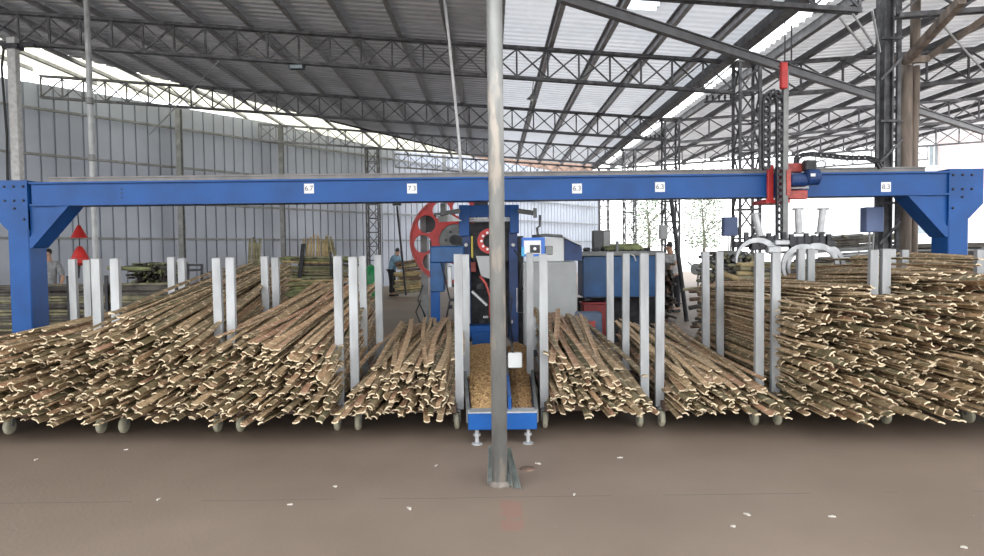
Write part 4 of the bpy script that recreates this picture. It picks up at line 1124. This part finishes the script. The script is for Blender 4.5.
# upright canes leaning on the wall
for (xa_, xb_, n, lab, mt_) in ((250, 263, 9, 'pale cane leaning upright against the wall right of the second cart stakes', culm), (305, 334, 17, 'yellowish cane standing upright above the large culm stack', culmy), (337, 348, 6, 'greyish cane leaning steeply at the right end of the large culm stack', culm)):
    for k in range(n):
        px = xa_ + (xb_ - xa_) * (k + .5) / n; Y = 27.3 if xa_ > 300 else 22.5
        h = random.uniform(2.0, 2.3) if xa_ > 260 else random.uniform(1.9, 2.15)
        q = P(px, 280, Y); ln = random.uniform(-.05, .05) + (-.5 if xa_ > 336 else 0)
        b = MB(); b.tube([(q.x - ln * .0, Y - .4, 0), (q.x + ln * .5, Y - .2, h * .5), (q.x + ln, Y, h)], .035, 6); b.build('bamboo_cane', mt_, label=lab, cat='cane', group=lab.split(' cane')[0] + ' canes by the wall')
# stack behind the worker in blue
x0, _ = XZ(398, 270, 24.5); x1, _ = XZ(421, 270, 24.5)
culm_stack('stack of culms and brown timber left of the red saw wheel', x0, x1, 24.5, .7, 1.25, .1, [culm, rust, culmy], .05, jitter=.05, tilt=.08)
b = MB(); b.add([P(352, 272, 24), P(362, 268, 24), P(364, 284, 24), P(356, 284, 24)], [(0, 1, 2, 3)]); 
q = P(371, 275, 24.0)
b = MB(); b.lathe((q.x, 24, 0), [(.20, 0), (.27, .15), (.26, .8), (.18, 1.05), (.05, 1.15)], 14); b.build('green_sack', green, smooth=True, label='bright green sack standing by the lattice column on the wall', cat='sack')
q = P(359, 275, 24.0)
b = MB(); b.lathe((q.x, 24, 0), [(.14, 0), (.18, .1), (.16, .6), (.1, 1.0), (.03, 1.1)], 10); b.build('white_sack', stick, smooth=True, label='white sack standing left of the green sack', cat='sack')
# leaning lamp pole by worker
b = MB(); b.cyl(P(406, 295, 23.5), P(397, 206, 23.0), .035, 8); po = b.build('pole', darkm, None, label='thin dark pole with a box on top beside the worker in blue', cat='pole')
b = MB(); b.box(P(397, 203, 23.0), (.28, .12, .16)); b.build('head_box', darkm, po)
# right side stacks
x0, zt = XZ(713, 252, 11.8); x1, _ = XZ(757, 252, 11.8)
culm_stack('dark stack of culms seen end-on behind the low load on the right', x0, x1, 11.8, .7, 1.58, 0, [culmd, culm, postm], .032, along='Y', jitter=.10)
x0, zt = XZ(758, 262, 10.6); x1, _ = XZ(880, 262, 10.6)
culm_stack('weathered culms lying crosswise behind the claws', x0, x1, 10.6, .6, 1.38, 0, [culmd, culm, culmy], .034, jitter=.1, tilt=-.08)
x0, zt = XZ(718, 262, 9.75); x1, _ = XZ(760, 262, 9.75)
culm_stack('brownish culms piled crosswise below the dark end-on stack', x0, x1, 9.75, .45, 1.12, 0, [culm, rust, culmd], .03, jitter=.1, tilt=.05)
b = MB(); b.tube([P(720, 273, 9.5), P(760, 286, 9.2)], .035, 8); b.build('bamboo_culm', culmy, label='single pale culm sloping across behind the low load on the right', cat='culm')
x0, zt = XZ(815, 236, 18); x1, _ = XZ(880, 236, 18)
culm_stack('grey pile of thin canes far behind the claws', x0, x1, 18, .8, 1.85, 0, [postm, culmd, culm], .035, jitter=.3, tilt=.1)
x0, zt = XZ(905, 250, 13); x1, _ = XZ(935, 250, 13)
culm_stack('rack of dark canes behind the right blue column', x0, XZ(1000, 250, 13)[0], 13, .6, 1.62, 0, [darkm, culmd, postm], .035, jitter=.1)
x0, _ = XZ(652, 280, 15); x1, _ = XZ(681, 280, 15)
culm_stack('dark brown bundle of culms right of the blue machine bed', x0, x1, 15, .8, 1.30, 0, [culmd, rust, culmd], .035, along='Y', jitter=.3)
for px in (682, ):
    q = P(px, 260, 15.2); b = MB(); b.cyl((q.x + .1, 15.2, 0), (q.x - .25, 15.3, 3.0), .05, 8); b.build('leaning_post', darkm, label='tall dark post leaning beside the brown culm bundle', cat='post')
# small wheeled machine far right
q = P(699, 290, 24)
t3 = thing('barrow', 'small grey wheeled barrow far off by the bright opening', 'barrow', (q.x, 24, 0))
b = MB(); b.lathe(P(696, 269, 24), [(.10, -.03), (.19, -.03), (.2, 0), (.19, .03), (.10, .03)], 18, 'Y'); b.build('wheel', postm, t3)
b = MB(); b.bar(P(696, 269, 24), P(705, 272, 24), .08, .08); b.bar(P(688, 262, 24), P(696, 269, 24), .05, .05); b.box(P(705, 273, 24), (.15, .15, .16)); b.build('body', postm, t3)
b = MB(); b.bar(P(698, 274, 24), P(698, 293, 24), .05, .05); b.bar(P(705, 274, 24), P(706, 293, 24), .05, .05); b.build('leg', postm, t3)

# ------------------------------------------------------------------ people
def skinned(name, pts, edges, rad, mt, parent, sub=2, root=0):
    me = bpy.data.meshes.new(name); me.from_pydata([Vector(p) for p in pts], edges, [])
    o = bpy.data.objects.new(name, me); col.objects.link(o)
    sk = o.modifiers.new('s', 'SKIN'); o.modifiers.new('u', 'SUBSURF').levels = sub; o.modifiers['u'].render_levels = sub
    for i, v in enumerate(me.skin_vertices[0].data):
        r_ = rad[i]; v.radius = r_ if isinstance(r_, tuple) else (r_, r_); v.use_root = (i == root)
    bpy.context.view_layer.update()
    m2 = bpy.data.meshes.new_from_object(o.evaluated_get(bpy.context.evaluated_depsgraph_get()))
    bpy.data.objects.remove(o)
    m2.materials.clear(); m2.materials.append(mt)
    for p_ in m2.polygons: p_.use_smooth = True
    o2 = bpy.data.objects.new(name, m2); col.objects.link(o2); o2.parent = parent; return o2
def person(lab, x, y, face, shirt, pants, lean=0, hands=None, hair_len=0, zs=1.0, cap=None):
    """face = heading angle (0 looks towards the camera, -Y); hands = two points in body space (right is +x before turning)"""
    t3 = thing('person', lab, 'person', (x, y, 0)); t3.rotation_euler.z = face; t3.scale = (zs, zs, zs)
    ly = -math.sin(lean); lc = math.cos(lean)
    def up(h, dx=0, dy=0): return (dx, ly * (h - .95) + dy, .95 + (h - .95) * lc)
    pel, wai, che, nek, hed, top = (0, 0, .95), up(1.12), up(1.34), up(1.47), up(1.58, 0, -.02), up(1.70, 0, -.01)
    sh = [up(1.42, s * .18) for s in (-1, 1)]
    hands = hands or [(-.25, -.12, .85), (.25, -.12, .85)]
    el = []
    for i in (0, 1):
        a = Vector(sh[i]); h = Vector(hands[i]); m_ = (a + h) / 2 + Vector(((-.07, .07)[i], .07, -.04)); el.append(tuple(m_))
    pts = [pel, wai, che, nek, hed, top, sh[0], el[0], hands[0], sh[1], el[1], hands[1]]
    ed = [(0, 1), (1, 2), (2, 3), (3, 4), (4, 5), (2, 6), (6, 7), (7, 8), (2, 9), (9, 10), (10, 11)]
    rad = [.11, .105, .115, .055, (.075, .095), .06, .06, .042, .028, .06, .042, .028]
    k = len(pts)
    for s in (-1, 1):
        b0 = len(pts); pts += [(s * .09, 0, .88), (s * .11, -.03, .50), (s * .12, .01, .09), (s * .13, -.14, .04)]
        ed += [(0, b0), (b0, b0 + 1), (b0 + 1, b0 + 2), (b0 + 2, b0 + 3)]; rad += [.085, .058, .04, .035]
    # fingers
    for i in (0, 1):
        h = Vector(hands[i]); d = (h - Vector(el[i])).normalized(); sdx = d.cross(Vector((0, 1, 0))).normalized()
        hi = 8 if i == 0 else 11
        for f in range(4):
            b0 = len(pts); o_ = sdx * (.03 - .02 * f); pts += [tuple(h + d * .07 + o_), tuple(h + d * (.15 - .01 * abs(f - 1)) + o_ * 1.1 + Vector((0, -.02, -.01)))]
            ed += [(hi, b0), (b0, b0 + 1)]; rad += [.011, .008]
        b0 = len(pts); pts += [tuple(h + d * .03 + sdx * .05)]; ed += [(hi, b0)]; rad += [.012]
    body = skinned('body', pts, ed, rad, skin, t3)
    # shirt, trousers, hair, shoes
    sp_ = [up(.84), wai, che, up(1.42), sh[0], tuple(Vector(sh[0]).lerp(Vector(el[0]), .95)), sh[1], tuple(Vector(sh[1]).lerp(Vector(el[1]), .95))]
    skinned('shirt', sp_, [(0, 1), (1, 2), (2, 3), (2, 4), (4, 5), (2, 6), (6, 7)], [.165, .165, .175, .10, .095, .07, .095, .07], shirt, t3)
    tp = [(0, 0, 1.02), (-.09, 0, .86), (-.11, -.03, .5), (-.12, .01, .10), (.09, 0, .86), (.11, -.03, .5), (.12, .01, .10)]
    skinned('trousers', tp, [(0, 1), (1, 2), (2, 3), (0, 4), (4, 5), (5, 6)], [.15, .11, .082, .066, .11, .082, .066], pants, t3)
    hp = [up(1.60, 0, .035), up(1.70, 0, .02), up(1.73, 0, -.03)]
    if hair_len: hp[0] = up(1.60 - hair_len, 0, .05)
    skinned('hair', hp, [(0, 1), (1, 2)], [.075, .095, .06], cap or hairm, t3)
    for s in (-1, 1):
        b = MB(); b.bevbox(Vector((s * .13, -.06, .035)) + Vector((x, y, 0)), (.09, .26, .07), .02); b.build('shoe', blackm, t3)
    fz = up(1.58, 0, 0)
    b = MB(); O = Vector((x, y, 0)) 
    b.lathe(O + Vector((0, fz[1] - .115, fz[2])), [(.004, .02), (.012, -.012)], 6); b.build('nose', skin, t3)
    for s in (-1, 1):
        b = MB(); b.lathe(O + Vector((s * .03, fz[1] - .098, fz[2] + .03)), [(.011, -.006), (.011, .006)], 8, 'Y'); b.build('eye', hairm, t3)
    return t3
q = P(392, 290, 25)
person('person in a light blue shirt and black trousers working near the wall, bending over', P(392, 280, 25).x, 25, R(75), shirtb, trous, lean=.35, hands=[(-.12, -.55, 1.0), (.15, -.5, 1.05)], cap=darkm)
person('person in a pale shirt beyond the blue machine bed, looking down', P(674, 280, 17.5).x, 17.5, R(-60), shirtw, trous, lean=.22, hands=[(-.2, -.4, 1.1), (.2, -.4, 1.1)])
person('person in grey standing half hidden behind the left blue column', P(49, 280, 15.9).x, 15.9, R(15), shirtg, trous)

# ------------------------------------------------------------------ outdoors
def building(lab, x0, x1, y, h, dep, mt, wins, roofmat=None, z0=0):
    t3 = thing('building', lab, 'building', ((x0 + x1) / 2, y, 0))
    b = MB(); b.box(((x0 + x1) / 2, y + dep / 2, h / 2), (x1 - x0, dep, h)); b.build('wall', mt, t3)
    b = MB(); b.box(((x0 + x1) / 2, y + dep / 2, h + .1), (x1 - x0 + .6, dep + .6, .25)); b.build('roof', roofmat or mt, t3)
    for (wx_, wz, ww, wh) in wins:
        b = MB()
        for (dx, dz, a_, c_) in ((0, wh / 2, ww, .08), (0, -wh / 2, ww, .08), (-ww / 2, 0, .08, wh), (ww / 2, 0, .08, wh), (0, 0, .05, wh)): b.box((wx_ + dx, y - .03, wz + dz), (a_, .1, c_))
        f = b.build('window', stick, t3)
        b = MB(); b.box((wx_, y - .01, wz), (ww, .04, wh)); b.build('pane', glassm, f)
def wn(x0, y0, x1, y1, Y): a = P(x0, y0, Y); c = P(x1, y1, Y); return ((a.x + c.x) / 2, (a.z + c.z) / 2, abs(c.x - a.x), abs(a.z - c.z))
building('pale building with paired windows beyond the right blue column', P(870, 200, 42).x, P(958, 200, 42).x, 42, 14, 8, pale, [wn(928, 145, 939, 166, 42), wn(942, 145, 953, 166, 42), wn(915, 219, 940, 234, 42)])
building('pinkish building at the right photo edge', P(959, 200, 40).x, P(1040, 200, 40).x, 40, 13, 8, pink, [wn(985, 150, 1000, 170, 40)])
building('low white building with a small teal window behind the claws', P(790, 200, 60).x, P(868, 200, 60).x, 60, 9, 8, pale, [wn(838, 223, 850, 240, 60)])
building('long building with a brown roof beyond the far end of the wall', -8, 9.3, 64, 10.2, 10, brick, [], brick)
# pale tree
def tree(lab, x, y, h):
    t3 = thing('tree', lab, 'tree', (x, y, 0))
    b = MB(); b.tube([(x, y, 0), (x + .1, y, h * .4), (x - .1, y, h * .9)], .12, 8, rs=[.14, .1, .03])
    for k in range(8): a = random.random() * 6.28; z = h * random.uniform(.35, .8); b.tube([(x, y, z), (x + math.cos(a) * 1.1, y + math.sin(a) * 1.1, z + .9)], .03, 5)
    b.build('trunk', timber, t3)
    b = MB()
    for k in range(3500):
        a = random.random() * 6.28; r_ = random.random() ** .5 * 1.7; z = h * random.uniform(.3, 1.05)
        r_ *= 1 - abs(z / h - .65)
        rot = Matrix.Rotation(random.random() * 6, 3, 'Z') @ Matrix.Rotation(random.random() * 3, 3, 'X')
        c_ = Vector((x + math.cos(a) * r_, y + math.sin(a) * r_, z)); b.add([c_ + rot @ Vector(v) for v in ((-.09, 0, 0), (0, -.04, 0), (.09, 0, 0), (0, .04, 0))], [(0, 1, 2, 3)])
    b.build('foliage', leafm, t3)
tree('slender tree in the bright yard between the lattice columns', P(703, 230, 46).x, 46, 5.2)
tree('taller thin tree in the bright yard right of the lattice column with the blue-grey box', P(648, 230, 50).x, 50, 5.6)
